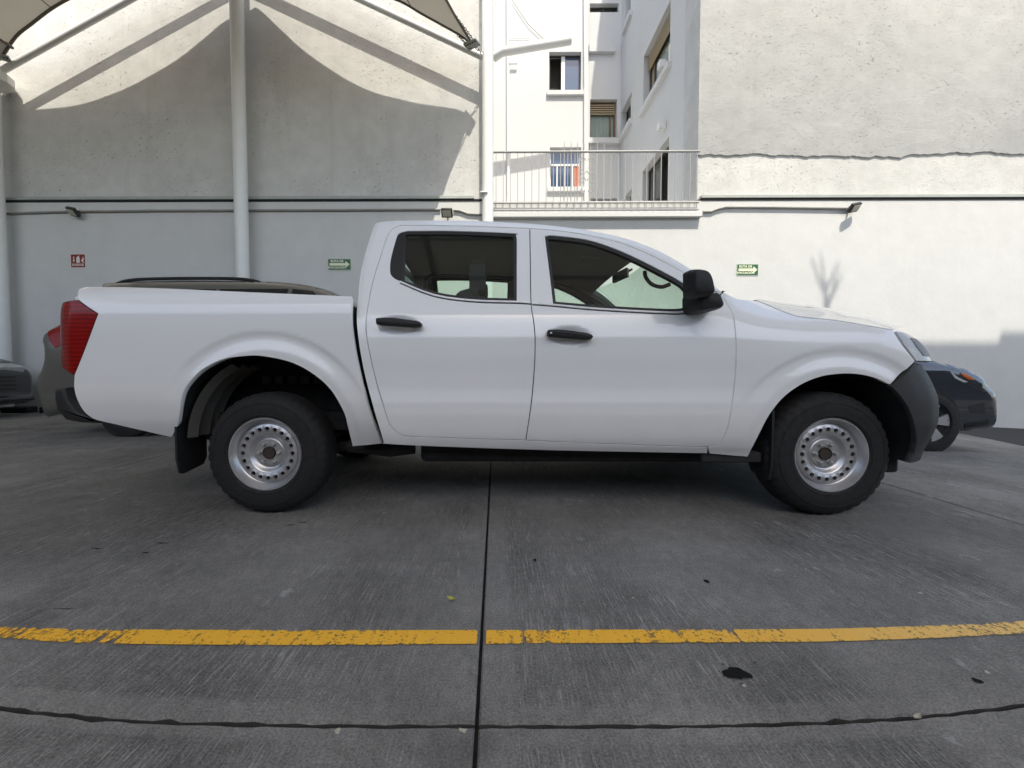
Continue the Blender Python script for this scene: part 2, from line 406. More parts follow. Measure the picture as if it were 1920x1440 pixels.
def yellow_mat():
    t = NT('worn_yellow_paint'); c = t.coord(); sep = t.n('ShaderNodeSeparateXYZ', {0: c}); X, Y = sep.outputs[0], sep.outputs[1]
    uv = t.n('ShaderNodeTexCoord').outputs['UV']; V = t.n('ShaderNodeSeparateXYZ', {0: uv}).outputs[1]
    st = t.noise(t.mapv(c, (38, 7, 1), rot=(0, 0, R(-28))), 1, 4, .6); pat = t.noise(c, 2.3, 3, .6)
    edge = t.math('MULTIPLY', t.math('ABSOLUTE', t.math('SUBTRACT', V, .5)), 2.0)
    leftw = t.rng(X, -1.0, -1.42)
    wear = t.math('ADD', t.math('ADD', t.math('MULTIPLY', st, .68), t.math('MULTIPLY', pat, .58)), t.math('ADD', t.math('MULTIPLY', t.math('POWER', edge, 6), .10), t.math('MULTIPLY', leftw, .10)))
    hole = t.math('MAXIMUM', t.rng(wear, .765, .78), t.math('MULTIPLY', t.rng(t.math('ADD', t.math('MULTIPLY', t.noise(c, 90, 4, .75), .6), t.math('MULTIPLY', wear, .55)), .69, .74), .65))
    fine = t.noise(c, 120, 4, .7); stx = t.noise(t.mapv(c, (95, 2, 1)), 1, 4, .65)
    col = t.mix(t.math('MULTIPLY_ADD', fine, .6, t.math('MULTIPLY', stx, .4)), (.80, .40, .03), (1.0, .56, .07))
    fade = t.rng(t.math('ADD', X, t.math('MULTIPLY', pat, .6)), .9, 1.9)
    col = t.mix(t.math('MULTIPLY', fade, .55), col, (.78, .60, .30))
    b = t.bsdf(Base_Color=col, Roughness=.7, Specular_IOR_Level=.3, Normal=t.bump(stx, .5, .004))
    tr = t.n('ShaderNodeBsdfTransparent').outputs[0]
    return t.done(t.n('ShaderNodeMixShader', {0: hole, 1: b, 2: tr}).outputs[0])
M['yellow'] = yellow_mat()
def membrane_mat():
    t = NT('canopy_fabric'); c = t.coord(); n = t.noise(c, 1.2, 4)
    cc = t.mix(n, (.50, .47, .41), (.60, .57, .50))
    d = t.n('ShaderNodeBsdfDiffuse', {'Color': cc}).outputs[0]; tr = t.n('ShaderNodeBsdfTranslucent', {'Color': cc}).outputs[0]
    return t.done(t.n('ShaderNodeMixShader', {0: .12, 1: d, 2: tr}).outputs[0])
M['membrane'] = membrane_mat()
def stone_mat():
    t = NT('volcanic_stone'); c = t.coord(); v = t.mapv(c, (1, 1, 1.8)); e = t.vor(v, 2.6); n = t.noise(c, 4, 5)
    cc = t.mix(t.rng(e, .0, .06), (.10, .095, .09), t.mix(n, (.05, .05, .05), (.13, .125, .12)))
    return t.done(t.bsdf(Base_Color=cc, Roughness=.9, Normal=t.bump(t.rng(e, 0, .1), .7, .05)))
M['stone'] = stone_mat()

# ================================================================== ground
def gz(x): return -0.045*max(0.0, x-2.81)
yj1 = pchip([(-14, 1.5), (-3, 1.25), (-1.7, 1.09), (-1.224, 1.014), (-.928, .982), (-.665, .970), (-.361, .967), (-.037, .968), (.337, .971), (.639, .978), (.982, .999), (1.313, 1.04), (1.7, 1.10), (3, 1.28), (14, 1.6)])
yl_t = pchip([(-4, 1.55), (-1.9, 1.352), (-1.599, 1.334), (-1.235, 1.320), (-.727, 1.320), (-.051, 1.325), (.459, 1.331), (.968, 1.337), (1.321, 1.353), (1.738, 1.386), (2.4, 1.45), (4, 1.7)])
yl_b = pchip([(-4, 1.49), (-1.9, 1.295), (-1.526, 1.272), (-1.173, 1.250), (-.688, 1.247), (-.048, 1.257), (.437, 1.265), (.923, 1.273), (1.262, 1.289), (1.655, 1.319), (2.4, 1.38), (4, 1.63)])
ground = MB()
xs = [-60, -12.4, 2.81, 5.7, 8.7, 14, 60]
ground.grid([[(x, -40, max(gz(x), gz(14))-.035) for x in xs], [(x, 40, max(gz(x), gz(14))-.035) for x in xs]])
G = tag(ground.build('ground', M['joint'], flat=True), kind='structure')
gap = .0048
XJ = [-12.4, -9.3, -6.3, -3.19, -.045, 2.81, 5.7, 8.7, 13.5]
def slab(x0, x1, ya, yb):
    n = 90 if x1 > -4 and x0 < 4 else 2
    jit = random.Random(int(x0*31+ya(x0)*7)); J = lambda: jit.uniform(-.0022, .0022)+(jit.random() < .06)*jit.uniform(0, .006)
    xx = [x0+gap+(x1-x0-2*gap)*i/n for i in range(n+1)]
    top = [(x, ya(x)+gap*1.1+J(), gz(x)) for x in xx]+[(x, yb(x)-gap*1.1-J(), gz(x)) for x in xx[::-1]]
    m = MB(); k = len(top); ch = .005
    inner = offset_loop([(p[0], p[1]) for p in top], ch)
    vs = [(q[0], q[1], p[2]) for q, p in zip(inner, top)]+[(p[0], p[1], p[2]-ch) for p in top]+[(p[0], p[1], p[2]-.04) for p in top]
    fs = [(i, i+1, k-2-i, k-1-i) for i in range(n)]
    for i in range(k):
        j = (i+1) % k; fs += [(i, i+k, j+k, j), (i+k, i+2*k, j+2*k, j+k)]
    m.add(vs, fs); o = m.build('concrete_slab', M['concrete'], G, angle=20); o.data.materials.append(M['joint'])
    for p in o.data.polygons:
        if abs(p.normal.z) < .3: p.material_index = 1
    return o
cst = lambda v: (lambda x: v)
for i in range(len(XJ)-1):
    rows = [cst(-8.0), cst(-2.2), yj1] if i != 99 else []
    rows += [cst(3.8)] if XJ[i] >= 2.7 else []
    rows += [cst(8.19)]
    for a, b in zip(rows[:-1], rows[1:]): slab(XJ[i], XJ[i+1], a, b)
# yellow line
N = 160; xcut = [(-2.6, -.058), (-.030, 2.8)]
ylr = None
for (xa, xb) in xcut:
    rows = [[], []]
    for i in range(N+1):
        x = xa+(xb-xa)*i/N; rows[0].append((x, yl_b(x), .0035)); rows[1].append((x, yl_t(x), .0035))
    ylo = MB().grid(rows).build('painted_yellow_line', M['yellow'], flat=True)
    uvl = ylo.data.uv_layers.new(name='UVMap')
    for p in ylo.data.polygons:
        for li in p.loop_indices:
            vi = ylo.data.loops[li].vertex_index; uvl.data[li].uv = ((vi % (N+1))/N, vi//(N+1))
    tag(ylo, kind='structure')
# dark strip at the foot of the wall on the right
m = MB(); 
def gps(px, py):
    d = ray(px, py); t = (CH-.045*2.81)/(-d[2]-.045*d[0]); return (d[0]*t, d[1]*t)
pa, pb, pc_ = gps(1787, 810), gps(1855, 823), gps(1922, 837)
poly = [(pa[0]+(pa[0]-pb[0])*2.5, 8.19), pa, pb, pc_, (pc_[0]+(pc_[0]-pb[0])*1.5, pc_[1]+(pc_[1]-pb[1])*1.5), (13.3, 2.4), (13.3, 8.19)]
m.add([(x, y, gz(x)+.004) for x, y in poly]+[(x, y, gz(x)-.03) for x, y in poly], [tuple(range(7))]+[(i, i+7, (i+1) % 7+7, (i+1) % 7) for i in range(7)])
tag(m.build('asphalt_strip', M['asphalt'], flat=True), kind='structure')
# oil stain, chips and leaves on the floor
def gpt(px, py): d = ray(px, py); t = -CH/d[2]; return Vector((d[0]*t, d[1]*t, 0))
def blob(px, py, rx, ry, name, mat, seed, z=.003, rag=.3, n=36):
    rnd = random.Random(seed); c = gpt(px, py); L = []
    ph = [rnd.random()*6.28 for _ in range(6)]
    for i in range(n):
        a = 2*math.pi*i/n; r = 1+rag*sum(math.sin((k+2)*a+ph[k])/(k+1.5) for k in range(6))*.6
        L.append((c.x+rx*r*math.cos(a), c.y+ry*r*math.sin(a), z))
    mb = MB().add(L+[(c.x, c.y, z)], [(i, (i+1) % n, n) for i in range(n)]); return mb.build(name, mat, G, flat=True)
blob(1381, 1264, .030, .026, 'oil_stain', M['oil'], 3, rag=.45)
for k in range(9):
    blob(1381+random.uniform(-36, 36), 1264+random.uniform(-22, 22), random.uniform(.0015, .004), random.uniform(.0015, .004), 'oil_stain', M['oil'], 60+k, rag=.4, n=14)
blob(1325, 1091, .010, .012, 'oil_stain', M['oil'], 5); blob(1003, 1051, .008, .01, 'oil_stain', M['oil'], 6)
blob(1833, 1278, .010, .010, 'oil_stain', M['oil'], 9)
for k, (px, py, r) in enumerate([(1851, 1262, .007), (1726, 1113, .008), (1187, 1122, .005), (1395, 1287, .006), (633, 1372, .008), (868, 1371, .008), (1511, 1068, .005)]):
    blob(px, py, r, r*.8, 'pale_chip', M['leaf_dry'], 20+k, z=.0025, rag=.6)
for k, (px, py, rx, ry, a_) in enumerate([(181, 1029, .022, .005, .5), (303, 1019, .024, .006, .5), (273, 1037, .022, .004, .5), (543, 985, .022, .008, .3), (568, 980, .022, .007, .3), (120, 1142, .03, .003, .5)]):
    blob(px, py, rx, ry, 'tyre_scuff', M['oil'] if k < 3 else M['scuff'], 40+k, z=.0022, rag=.6)
def leaf(px, py, l, w, a, mat, label):
    c = gpt(px, py); L = []
    for i in range(9):
        t = i/8; L.append((t-.5, math.sin(math.pi*t)**.8*.5))
    vs = []; fs = []
    for i, (t, h) in enumerate(L):
        z = .006+.010*abs(t)*2*l*10+.004
        for s_ in (-1, 0, 1):
            x, y = t*l, s_*h*w; vs.append((c.x+x*math.cos(a)-y*math.sin(a), c.y+x*math.sin(a)+y*math.cos(a), z+(.004 if s_ else 0)))
    for i in range(8):
        for j in range(2): fs.append((i*3+j, i*3+j+1, (i+1)*3+j+1, (i+1)*3+j))
    o = MB().add(vs, fs).build('fallen_leaf', mat); recenter(o); tag(o, label, 'leaf', 'leaves fallen on the concrete')
leaf(846, 1129, .036, .020, 2.5, M['leaf'], 'small yellow-green leaf lying on the concrete left of the long joint')
leaf(1720, 1354, .030, .012, .4, M['leaf_dry'], 'small pale dry leaf in the curved floor joint at bottom right')

# ================================================================== walls behind
WY = 8.2
zc = aty(700, 378, WY).z          # top of the lower wall
wall = empty('boundary_wall', (0, WY, 0), 'long smooth white painted lower wall behind the parked vehicles', 'wall')
MB().box((-16, WY, -.7), (14, WY+.25, zc)).build('wall_face', M['wall_low'], wall)
m = MB().box((-16, WY-.012, zc+.001), (-.17, WY+.09, zc+.04)); m.build('dark_gap', M['black'], wall)
m = MB().box((3.86, WY-.012, zc+.001), (14, WY+.09, zc+.04)); m.build('dark_gap', M['black'], wall)
m = MB().box((-16, WY-.03, zc+.042), (-.42, WY+.085, zc+.10)); m.build('flashing', M['grey_flash'], wall, bevel=.006)
m = MB().box((3.86, WY-.03, zc+.042), (14, WY+.085, zc+.10)); m.build('flashing', M['grey_flash'], wall, bevel=.006)

ys_ = empty('added_side_wall', (-14.2, 2, 0), 'unseen tall grey wall added beyond the left edge to darken the left side', 'wall'); ys_['kind'] = 'thing'  # added out of view to cut sky light on the left
MB().box((-14.6, -4.6, -.3), (-14.2, WY, 7.5)).build('wall_face', M['grey_flash'], ys_)
bld = empty('apartment_building', (1.9, WY+.1, zc+.1), 'white apartment building with a recessed light well and rough plastered flanks', 'building')
UY = WY+.055
XL, XR = -.06, aty(1308, 200, UY).x        # edges of the light well
MB().box((-16, UY, zc+.045), (XL, UY+.6, 12.5)).build('plastered_flank', M['wall_up'], bld)
MB().box((XR, UY, zc+.045), (14, UY+.6, 12.5)).build('plastered_flank', M['wall_up'], bld)
# thicker flaking plaster layer on the right flank
zr = aty(1500, 293, UY).z
rnd = random.Random(4); bot = []; x = XR+.006; dz = 0
while x < 13.9:
    dz = dz*.86+rnd.uniform(-.018, .018); bot.append((x, zr+dz+(.03 if x < XR+.5 else 0))); x += rnd.uniform(.03, .09)
edge = [(XR+.12+rnd.uniform(-.05, .05), zr+.25*k) for k in range(1, 6)]
loop = bot+[(13.95, zr), (13.95, 12.4), (XR+.006, 12.4)]
MB().puff(loop, UY-.03, UY+.05, .008, 2).build('plaster_layer', M['plaster_thick'], bld)
# back of the light well
BY = 13.3; BY2 = 13.36
xm = aty(1101, 200, BY).x
def wall_holes(name, rect, holes, Y, th, mat, parent, axis='y'):
    """wall with rectangular openings: rect and holes are (a0, a1, z0, z1)"""
    A = sorted(set([rect[0], rect[1]]+[h[i] for h in holes for i in (0, 1)])); Z = sorted(set([rect[2], rect[3]]+[h[i] for h in holes for i in (2, 3)]))
    mb = MB()
    inside = lambda a, z: any(h[0] < a < h[1] and h[2] < z < h[3] for h in holes)
    for i in range(len(A)-1):
        for j in range(len(Z)-1):
            if inside((A[i]+A[i+1])/2, (Z[j]+Z[j+1])/2): continue
            q = [(A[i], Z[j]), (A[i+1], Z[j]), (A[i+1], Z[j+1]), (A[i], Z[j+1])]
            for d in (0, th):
                mb.add([(a, Y+d, z) if axis == 'y' else (Y+d, a, z) for a, z in q], [(0, 1, 2, 3)])
    for h in holes:
        c = [(h[0], h[2]), (h[1], h[2]), (h[1], h[3]), (h[0], h[3])]
        for i in range(4):
            p, q = c[i], c[(i+1) % 4]; L = [(p[0], 0, p[1]), (q[0], 0, q[1]), (q[0], th, q[1]), (p[0], th, p[1])]
            mb.add([(a, Y+d, z) if axis == 'y' else (Y+d, a, z) for a, d, z in L], [(0, 1, 2, 3)])
    b = mb.build(name, mat, parent, flat=True, fix=False); return b
def prect(x0, y0, x1, y1, Y):
    a = aty(x0, y1, Y); b = aty(x1, y0, Y); return (a.x, b.x, a.z, b.z)
H1 = prect(1029.5, 97, 1090, 172, BY); H2 = prect(1031, 276, 1090, 352, BY)
H3 = prect(1106, 186, 1157, 262, BY2); H4 = prect(1106, 6, 1160, 23, BY2); H5 = prect(1106, 372, 1157, 398, BY2)
wall_holes('back_wall', (-2.5, xm, 3.0, 17), [H1, H2], BY, .3, M['wall_back'], bld)
wall_holes('back_wall', (xm+.002, 4.6, 3.0, 17), [H3, H4, H5], BY2, .3, M['wall_back'], bld)
# side wall of the light well (faces left)
def srect(x0, x1, ztop, zbot): a = atx(x0, 300, XR).y; b = atx(x1, 300, XR).y; return (min(a, b), max(a, b), zbot, ztop)
SX = XR+.002
S1 = (atx(1256, 100, SX).y, atx(1207, 100, SX).y, 7.5, 8.85)
S2 = (atx(1254, 300, SX).y, atx(1205, 300, SX).y, 4.05, atx(1254, 256, SX).z)
S3 = (atx(1184, 200, SX).y, atx(1165, 200, SX).y, atx(1175, 240, SX).z, atx(1184, 172, SX).z)
S4 = (atx(1184, 20, SX).y, atx(1172, 20, SX).y, atx(1178, 38, SX).z, 12.4)
S5 = (atx(1184, 370, SX).y, atx(1172, 370, SX).y, 3.95, atx(1180, 358, SX).z)
wall_holes('side_wall', (UY+.6, BY2+.3, 3.0, 17), [S1, S2, S3, S4, S5], SX, .25, M['wall_side'], bld, axis='x')
MB().box((-2.5, UY+.6, 3.3), (XR, BY2, 3.75)).build('terrace_floor', M['wall_side'], bld)
def window(h, Y, kind, axis='y'):
    a0, a1, z0, z1 = h; d = .16; fr = .045
    P = (lambda a, dy, z: (a, Y+dy, z)) if axis == 'y' else (lambda a, dy, z: (Y+dy, a, z))
    def bx(mb, a, b, c, e, d0, d1):
        p, q = P(a, d0, c), P(b, d1, e); mb.box(tuple(map(min, zip(p, q))), tuple(map(max, zip(p, q))))
    fm = {'white': 'wframe_white', 'wood': 'wframe_wood'}.get(kind, 'wframe_dark')
    w = MB()
    for (a, b, c, e) in ((a0, a0+fr, z0, z1), (a1-fr, a1, z0, z1), (a0+fr, a1-fr, z0, z0+fr), (a0+fr, a1-fr, z1-fr, z1)): bx(w, a, b, c, e, d, d+.05)
    am = a0+(a1-a0)*.5
    if kind == 'slide':
        am = a0+(a1-a0)*.42; bx(w, am-.03, am+.03, z0+fr, z1-fr, d-.01, d+.04)
    elif kind == 'white':
        zz = z0+(z1-z0)*.62; bx(w, a0+fr, a1-fr, zz-.03, zz+.03, d-.01, d+.04)
        for k in (.25, .5, .75): bx(w, a0+(a1-a0)*k-.02, a0+(a1-a0)*k+.02, z0+fr, zz-.03, d-.01, d+.04)
    elif kind == 'wood':
        k = .8; bx(w, a0+(a1-a0)*k-.025, a0+(a1-a0)*k+.025, z0+fr, z0+(z1-z0)*.72, d-.01, d+.04)
    else: bx(w, am-.03, am+.03, z0+fr, z1-fr, d-.01, d+.04)
    wo = w.build('window', M[fm], bld, flat=True)
    if kind == 'slide':
        g = MB(); bx(g, am+.03, a1-fr, z0+fr, z1-fr, d+.02, d+.026); g.build('pane', M['wglass_blue'], wo, flat=True)
        g = MB(); bx(g, am-.02, am+.09, z0+fr, z1-fr, d-.03, d-.012); g.build('sash', M['wframe_white'], wo, flat=True)
    elif kind == 'white':
        zz = z0+(z1-z0)*.62
        for k in range(4):
            g = MB(); bx(g, a0+(a1-a0)*k/4+.03, a0+(a1-a0)*(k+1)/4-.03, z0+fr, zz-.03, d+.02, d+.026)
            g.build('pane', M['orange'] if k == 3 else M['wglass_blue'], wo, flat=True)
        g = MB(); bx(g, a0+fr, a1-fr, zz+.03, z1-fr, d+.02, d+.026); g.build('pane', M['wglass_blue'], wo, flat=True)
    elif kind == 'wood':
        g = MB(); bx(g, a0+fr, a1-fr, z0+fr, z0+(z1-z0)*.70, d+.02, d+.026); g.build('pane', M['wglass'], wo, flat=True)
        g = MB()
        for q in range(60):
            a = a0+fr+(a1-a0-2*fr)*q/59
        rows = [[P(a0+fr+(a1-a0-2*fr)*q/59, d+.045+.012*math.sin(q*1.3), zq) for q in range(60)] for zq in (z0+fr, z0+(z1-z0)*.68)]
        g.grid(rows).build('curtain', M['curtain'], wo)
        for q in range(5):
            zz = z1-fr-.07-q*(z1-z0)*.055; g = MB(); bx(g, a0+fr, a1-fr, zz-.018, zz+.018, d-.06, d-.03); g.build('blind_slat', M['blind'], wo, flat=True)
    elif kind == 'dark':
        g = MB(); bx(g, a0+fr, a1-fr, z0+fr, z1-fr, d+.02, d+.026); g.build('pane', M['wglass'], wo, flat=True)
    elif kind == 'door':
        g = MB(); bx(g, am+.03, a1-fr, z0+fr, z1-fr, d+.02, d+.026); g.build('pane', M['wglass'], wo, flat=True)
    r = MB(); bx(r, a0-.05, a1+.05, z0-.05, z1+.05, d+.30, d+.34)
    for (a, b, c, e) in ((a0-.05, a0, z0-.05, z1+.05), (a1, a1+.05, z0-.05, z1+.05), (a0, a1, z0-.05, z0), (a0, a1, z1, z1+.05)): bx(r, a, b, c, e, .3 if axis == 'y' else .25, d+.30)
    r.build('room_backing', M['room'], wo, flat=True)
    if kind != 'door' and z1-z0 > .3:
        s = MB(); bx(s, a0-.08, a1+.08, z0-.14, z0-.002, -.09, .02); s.build('sill', M['wall_back'], wo, bevel=.01)
window(H1, BY, 'slide'); window(H2, BY, 'white'); window(H3, BY2, 'wood'); window(H4, BY2, 'dark'); window(H5, BY2, 'dark')
window(S1, SX, 'wood', 'x'); window(S2, SX, 'door', 'x'); window(S3, SX, 'dark', 'x'); window(S4, SX, 'dark', 'x'); window(S5, SX, 'door', 'x')
# pipes, brackets and ledges on the back wall
def pp(px, py, Y): return tuple(aty(px, py, Y))
MB().tube([pp(952, -60, BY-.07), pp(953, 300, BY-.07), pp(953, 395, BY-.07)], .05).build('drain_pipe', M['white_steel'], bld)
MB().tube([pp(1097, -60, BY-.07), pp(1098, 395, BY-.07)], .05).build('drain_pipe', M['white_steel'], bld)
MB().tube([pp(1101, -60, BY-.06), pp(1102, 395, BY-.06)], .03).build('drain_pipe', M['white_steel'], bld)
MB().tube([pp(1186, -60, 12.6), pp(1186, 290, 12.6), pp(1187, 395, 12.6)], .05).build('drain_pipe', M['white_steel'], bld)
MB().tube([pp(926, 108, BY-1.3), pp(942, 97, BY-1.45), pp(1070, 75, BY-1.45)], .115, 14).build('chute', M['white_steel'], bld)
MB().box(tuple(aty(1105, 96, BY2-.12)), tuple(aty(1151, 88, BY2+.02))).build('ledge', M['wall_back'], bld)
MB().box((xm, BY2-.14, H3[2]-.16), (aty(1159, 262, BY2).x, BY2+.01, H3[2]-.003)).build('ledge', M['wall_back'], bld)
MB().tube([pp(953, 72, BY-.1), pp(992, 71, BY-.1), pp(992, 76, BY-.1), pp(953, 75, BY-.1)], .015, 6).build('bracket', M['white_steel'], bld)
MB().tube([pp(953, 119, BY-.1), pp(970, 119, BY-.1)], .03, 6).build('bracket', M['white_steel'], bld)
MB().tube([pp(960, 0, BY-.05), pp(990, 45, BY-.05), pp(1020, 74, BY-.05)], .008, 6).build('cable', M['conduit'], bld)
for (px, py) in ((1248, 122), (1247, 237)):
    p = atx(px, py, SX); MB().box((p.x-.16, p.y-.08, p.z-.08), (p.x-.001, p.y+.08, p.z+.08)).build('wall_lamp', M['wframe_white'], bld, bevel=.01)

# balcony with railing
by = WY-.06
bal = empty('balcony', (1.9, by, 3.7), 'white balcony slab with a railing of thin vertical bars', 'balcony')
a = aty(925, 408, by-.03); b = aty(1316, 397, by-.03)
MB().box((XL-.1, by-.06, a.z), (b.x, WY+.5, b.z)).build('slab', M['wall_side'], bal, bevel=.01)
zt = aty(1100, 284.5, by).z; zb = aty(1100, 380, by).z; zs = b.z
MB().tube([(XL+.0, by, zt), (XR, by, zt)], .022, 8).build('handrail', M['rail_steel'], bal)
MB().tube([(XL+.0, by, zb), (XR, by, zb)], .018, 8).build('bottom_rail', M['rail_steel'], bal)
MB().tube([(XL+.0, by, zb-.13), (XR, by, zb-.13)], .014, 8).build('bottom_rail', M['rail_steel'], bal)
nb = 29; first = None
for i in range(nb):
    x = XL+.06+(XR-XL-.1)*i/(nb-1)
    if first is None:
        first = MB().box((x-.0065, by-.0065, zs), (x+.0065, by+.0065, zt)).build('baluster', M['rail_steel'], bal, flat=True); x00 = x
    else: copy_part(first, bal, dloc=(x-x00, 0, 0))
# taller twisted bars and scroll ornament behind the railing
g = empty('iron_gate', (1.8, WY+.5, zs), 'white wrought iron bars with scrolls standing behind the balcony railing', 'gate')
for px in (1058, 1071, 1083, 1107, 1120, 1133):
    p = aty(px, 275, WY+.45); MB().tube([(p.x, p.y, zs-.1), (p.x, p.y, p.z-.05), (p.x, p.y, p.z+.1)], [.011, .011, .003], 6).build('bar', M['rail_steel'], g)
def scroll(cx, cz, r, sgn, rot):
    pts = []
    for i in range(26):
        t = i/25; a = rot+sgn*t*5.2; q = r*(1-.75*t); pts.append((cx+q*math.cos(a), WY+.45, cz+q*math.sin(a)))
    return MB().tube(pts, .009, 6).build('scroll', M['rail_steel'], g)
pc = aty(1100, 330, WY+.45)
for sx in (-1, 1):
    for k, (dz, r) in enumerate(((.30, .07), (.10, .08), (-.10, .08), (-.28, .06))): scroll(pc.x+sx*.09, pc.z+dz, r, sx*(1 if k % 2 else -1), math.pi if sx > 0 else 0)

# conduits and floodlights
def conduit(pts, r, label):
    o = MB().tube(pts, r, 8).build('wall_conduit', M['conduit']); 
    recenter(o); tag(o, label, 'conduit', 'conduits along the wall')
cy = WY-.03
conduit([pp(-60, 401, cy), pp(20, 400, cy), pp(120, 397, cy), pp(300, 395, cy), pp(600, 394, cy), pp(826, 393, cy)], .022, 'long dusty grey conduit running along the shaded left wall')
conduit([pp(850, 394, cy), pp(862, 395, cy), pp(878, 401, cy), pp(900, 402, cy), pp(926, 402, cy)], .022, 'short bent grey conduit between the middle floodlight and the white pole')
conduit([pp(1318, 397, cy), pp(1333, 397, cy), pp(1345, 392, cy), pp(1360, 388.5, cy), pp(1450, 389, cy), pp(1592, 391, cy)], .022, 'grey conduit running from the balcony to the right floodlight')
def flood(px, py, lean, label, drop=0):
    c = aty(px, py, WY-.15); e = empty('floodlight', (c.x, WY, c.z), label, 'floodlight', 'floodlights on the wall')
    n = Vector((lean*.45, -.55, -.55)).normalized(); u = Vector((1, 0, 0)); u = (u-n*u.dot(n)).normalized(); w = n.cross(u)
    MB().obox(c, u*.105, w*.085, n*.03).build('housing', M['fixture'], e, bevel=.012)
    MB().obox(c+n*.034, u*.08, w*.055, n*.006).build('lens', M['lens'], e)
    MB().tube([(c.x+.02, WY, c.z+.06), tuple(c-n*.03)], .016, 6).add([], []).build('bracket', M['fixture'], e)
flood(137, 397, -.6, 'black floodlight on the shaded wall left of the centre post')
flood(838, 399, 0, 'small black floodlight on the wall just above the pickup cab roof')
flood(1602, 389, .6, 'black floodlight at the end of the conduit on the sunlit right wall')

# signs
def text_mesh(body, size, name, mat, parent, loc, bold=.0):
    cu = bpy.data.curves.new('txt', 'FONT'); cu.body = body; cu.size = size; cu.align_x = 'CENTER'; cu.align_y = 'CENTER'; cu.extrude = .0008; cu.offset = bold
    o = bpy.data.objects.new('txt', cu); COL.objects.link(o); dg = bpy.context.evaluated_depsgraph_get()
    me = bpy.data.meshes.new_from_object(o.evaluated_get(dg)); bpy.data.objects.remove(o)
    me.transform(Matrix.Rotation(math.pi/2, 4, 'X')); me.materials.clear()
    t = link(name, me, mat, parent); t.location = Vector(loc)-wloc(parent); return t
def ruta(px0, py0, px1, py1, label):
    a = aty(px0, py1, WY); b = aty(px1, py0, WY); w = b.x-a.x; h = b.z-a.z; c = (a+b)/2
    e = empty('evacuation_sign', (c.x, WY, c.z), label, 'sign', 'green evacuation signs on the wall')
    MB().box((a.x, WY-.008, a.z), (b.x, WY-.001, b.z)).build('rim', M['sign_pale'], e)
    MB().box((a.x+.012, WY-.011, a.z+.012), (b.x-.012, WY-.0085, b.z-.012)).build('panel', M['sign_green'], e)
    L = [(-.42, -.11), (.26, -.11), (.26, -.30), (.44, 0), (.26, .30), (.26, .11), (-.42, .11)]
    MB().prism([(c.x+x*w, c.z+z*h) for x, z in L], WY-.0135, WY-.0115).build('arrow', M['sign_cream'], e)
    text_mesh('RUTA DE', h*.27, 'lettering', M['sign_cream'], e, (c.x-.10*w, WY-.0125, c.z+.27*h), .002)
    text_mesh('EVACUACIÓN', h*.24, 'lettering', M['sign_cream'], e, (c.x-.10*w, WY-.0125, c.z-.27*h), .002)
ruta(615, 485, 658.5, 507, 'green evacuation arrow sign on the shaded wall left of the pickup cab')
ruta(1380.5, 495, 1422, 517, 'green evacuation arrow sign on the sunlit wall above the pickup hood')
a = aty(133.5, 502.5, WY); b = aty(161, 476, WY); c = (a+b)/2; w = b.x-a.x; h = b.z-a.z
e = empty('extinguisher_sign', (c.x, WY, c.z), 'square red fire extinguisher sign on the left wall', 'sign')
MB().box((a.x, WY-.008, a.z), (b.x, WY-.001, b.z)).build('rim', M['sign_white'], e)
MB().box((a.x+.012, WY-.011, a.z+.012), (b.x-.012, WY-.0085, b.z-.012)).build('panel', M['sign_red'], e)
def spoly(name, L): MB().prism([(c.x+x*w, c.z+z*h) for x, z in L], WY-.0135, WY-.0115).build(name, M['sign_white'], e)
spoly('arrow', [(-.30, .30), (-.30, .02), (-.35, .02), (-.27, -.10), (-.19, .02), (-.24, .02), (-.24, .30)])
spoly('extinguisher', [(-.10, -.14), (.12, -.14), (.12, .20), (.07, .29), (.14, .36), (.02, .34), (-.04, .29), (-.10, .20)])
spoly('flame', [(.24, -.04), (.36, -.14), (.42, -.12), (.34, -.02), (.40, .12), (.33, .30), (.31, .14), (.22, .06)])
spoly('divider', [(-.42, -.19), (.42, -.19), (.42, -.205), (-.42, -.205)])
text_mesh('EXTINTOR', h*.17, 'lettering', M['sign_white'], e, (c.x, WY-.0125, c.z-.31*h), .002)

# wheel stops and rail at the foot of the left wall
for k, (x0, x1, label) in enumerate(((-10.6, aty(64, 762, 7.95).x, 'dark wheel stop under the nose of the car at the left edge'), (aty(86, 762, 7.95).x, -6.6, 'dark wheel stop at the wall behind the parked SUV tail'))):
    o = MB().box((x0, 7.82, 0), (x1, 8.02, .11)).build('wheel_stop', M['under'], bevel=.02); recenter(o); tag(o, label, 'wheel stop', 'wheel stops along the left wall')

# ================================================================== canopy
fr = empty('canopy_frame', (-4.6, 7.93, 0), 'white tubular steel canopy frame with upright posts and sloping beams', 'canopy frame')
PY = 7.93
pl = aty(-6, 400, PY); pcn = aty(449, 250, PY); pr = aty(914.5, 200, PY)
ztop = aty(437, -112, PY).z
def post(x, r, ztop): return MB().tube([(x, PY, -.1), (x, PY, 3.95), (x, PY, 3.951), (x, PY, ztop)], r, 20).build('post', M['white_steel'], fr)
post(pl.x, .115, aty(0, 150, PY).z); post(pcn.x, .117, ztop+.5); post(pr.x, .105, 10.5)
hl = aty(18, 142, PY); hr = aty(902, 108, PY)
MB().tube([(pl.x, PY, hl.z-.02), (pcn.x, PY, ztop)], .057, 14).build('beam', M['white_steel'], fr)
MB().tube([(pr.x, PY, hr.z-.03), (pcn.x, PY, ztop)], .060, 14).build('beam', M['white_steel'], fr)
pz = hl.z-.12
MB().lathe([(0, 0)], (0, 0, 0), 3) if False else None
m = MB(); n = 10
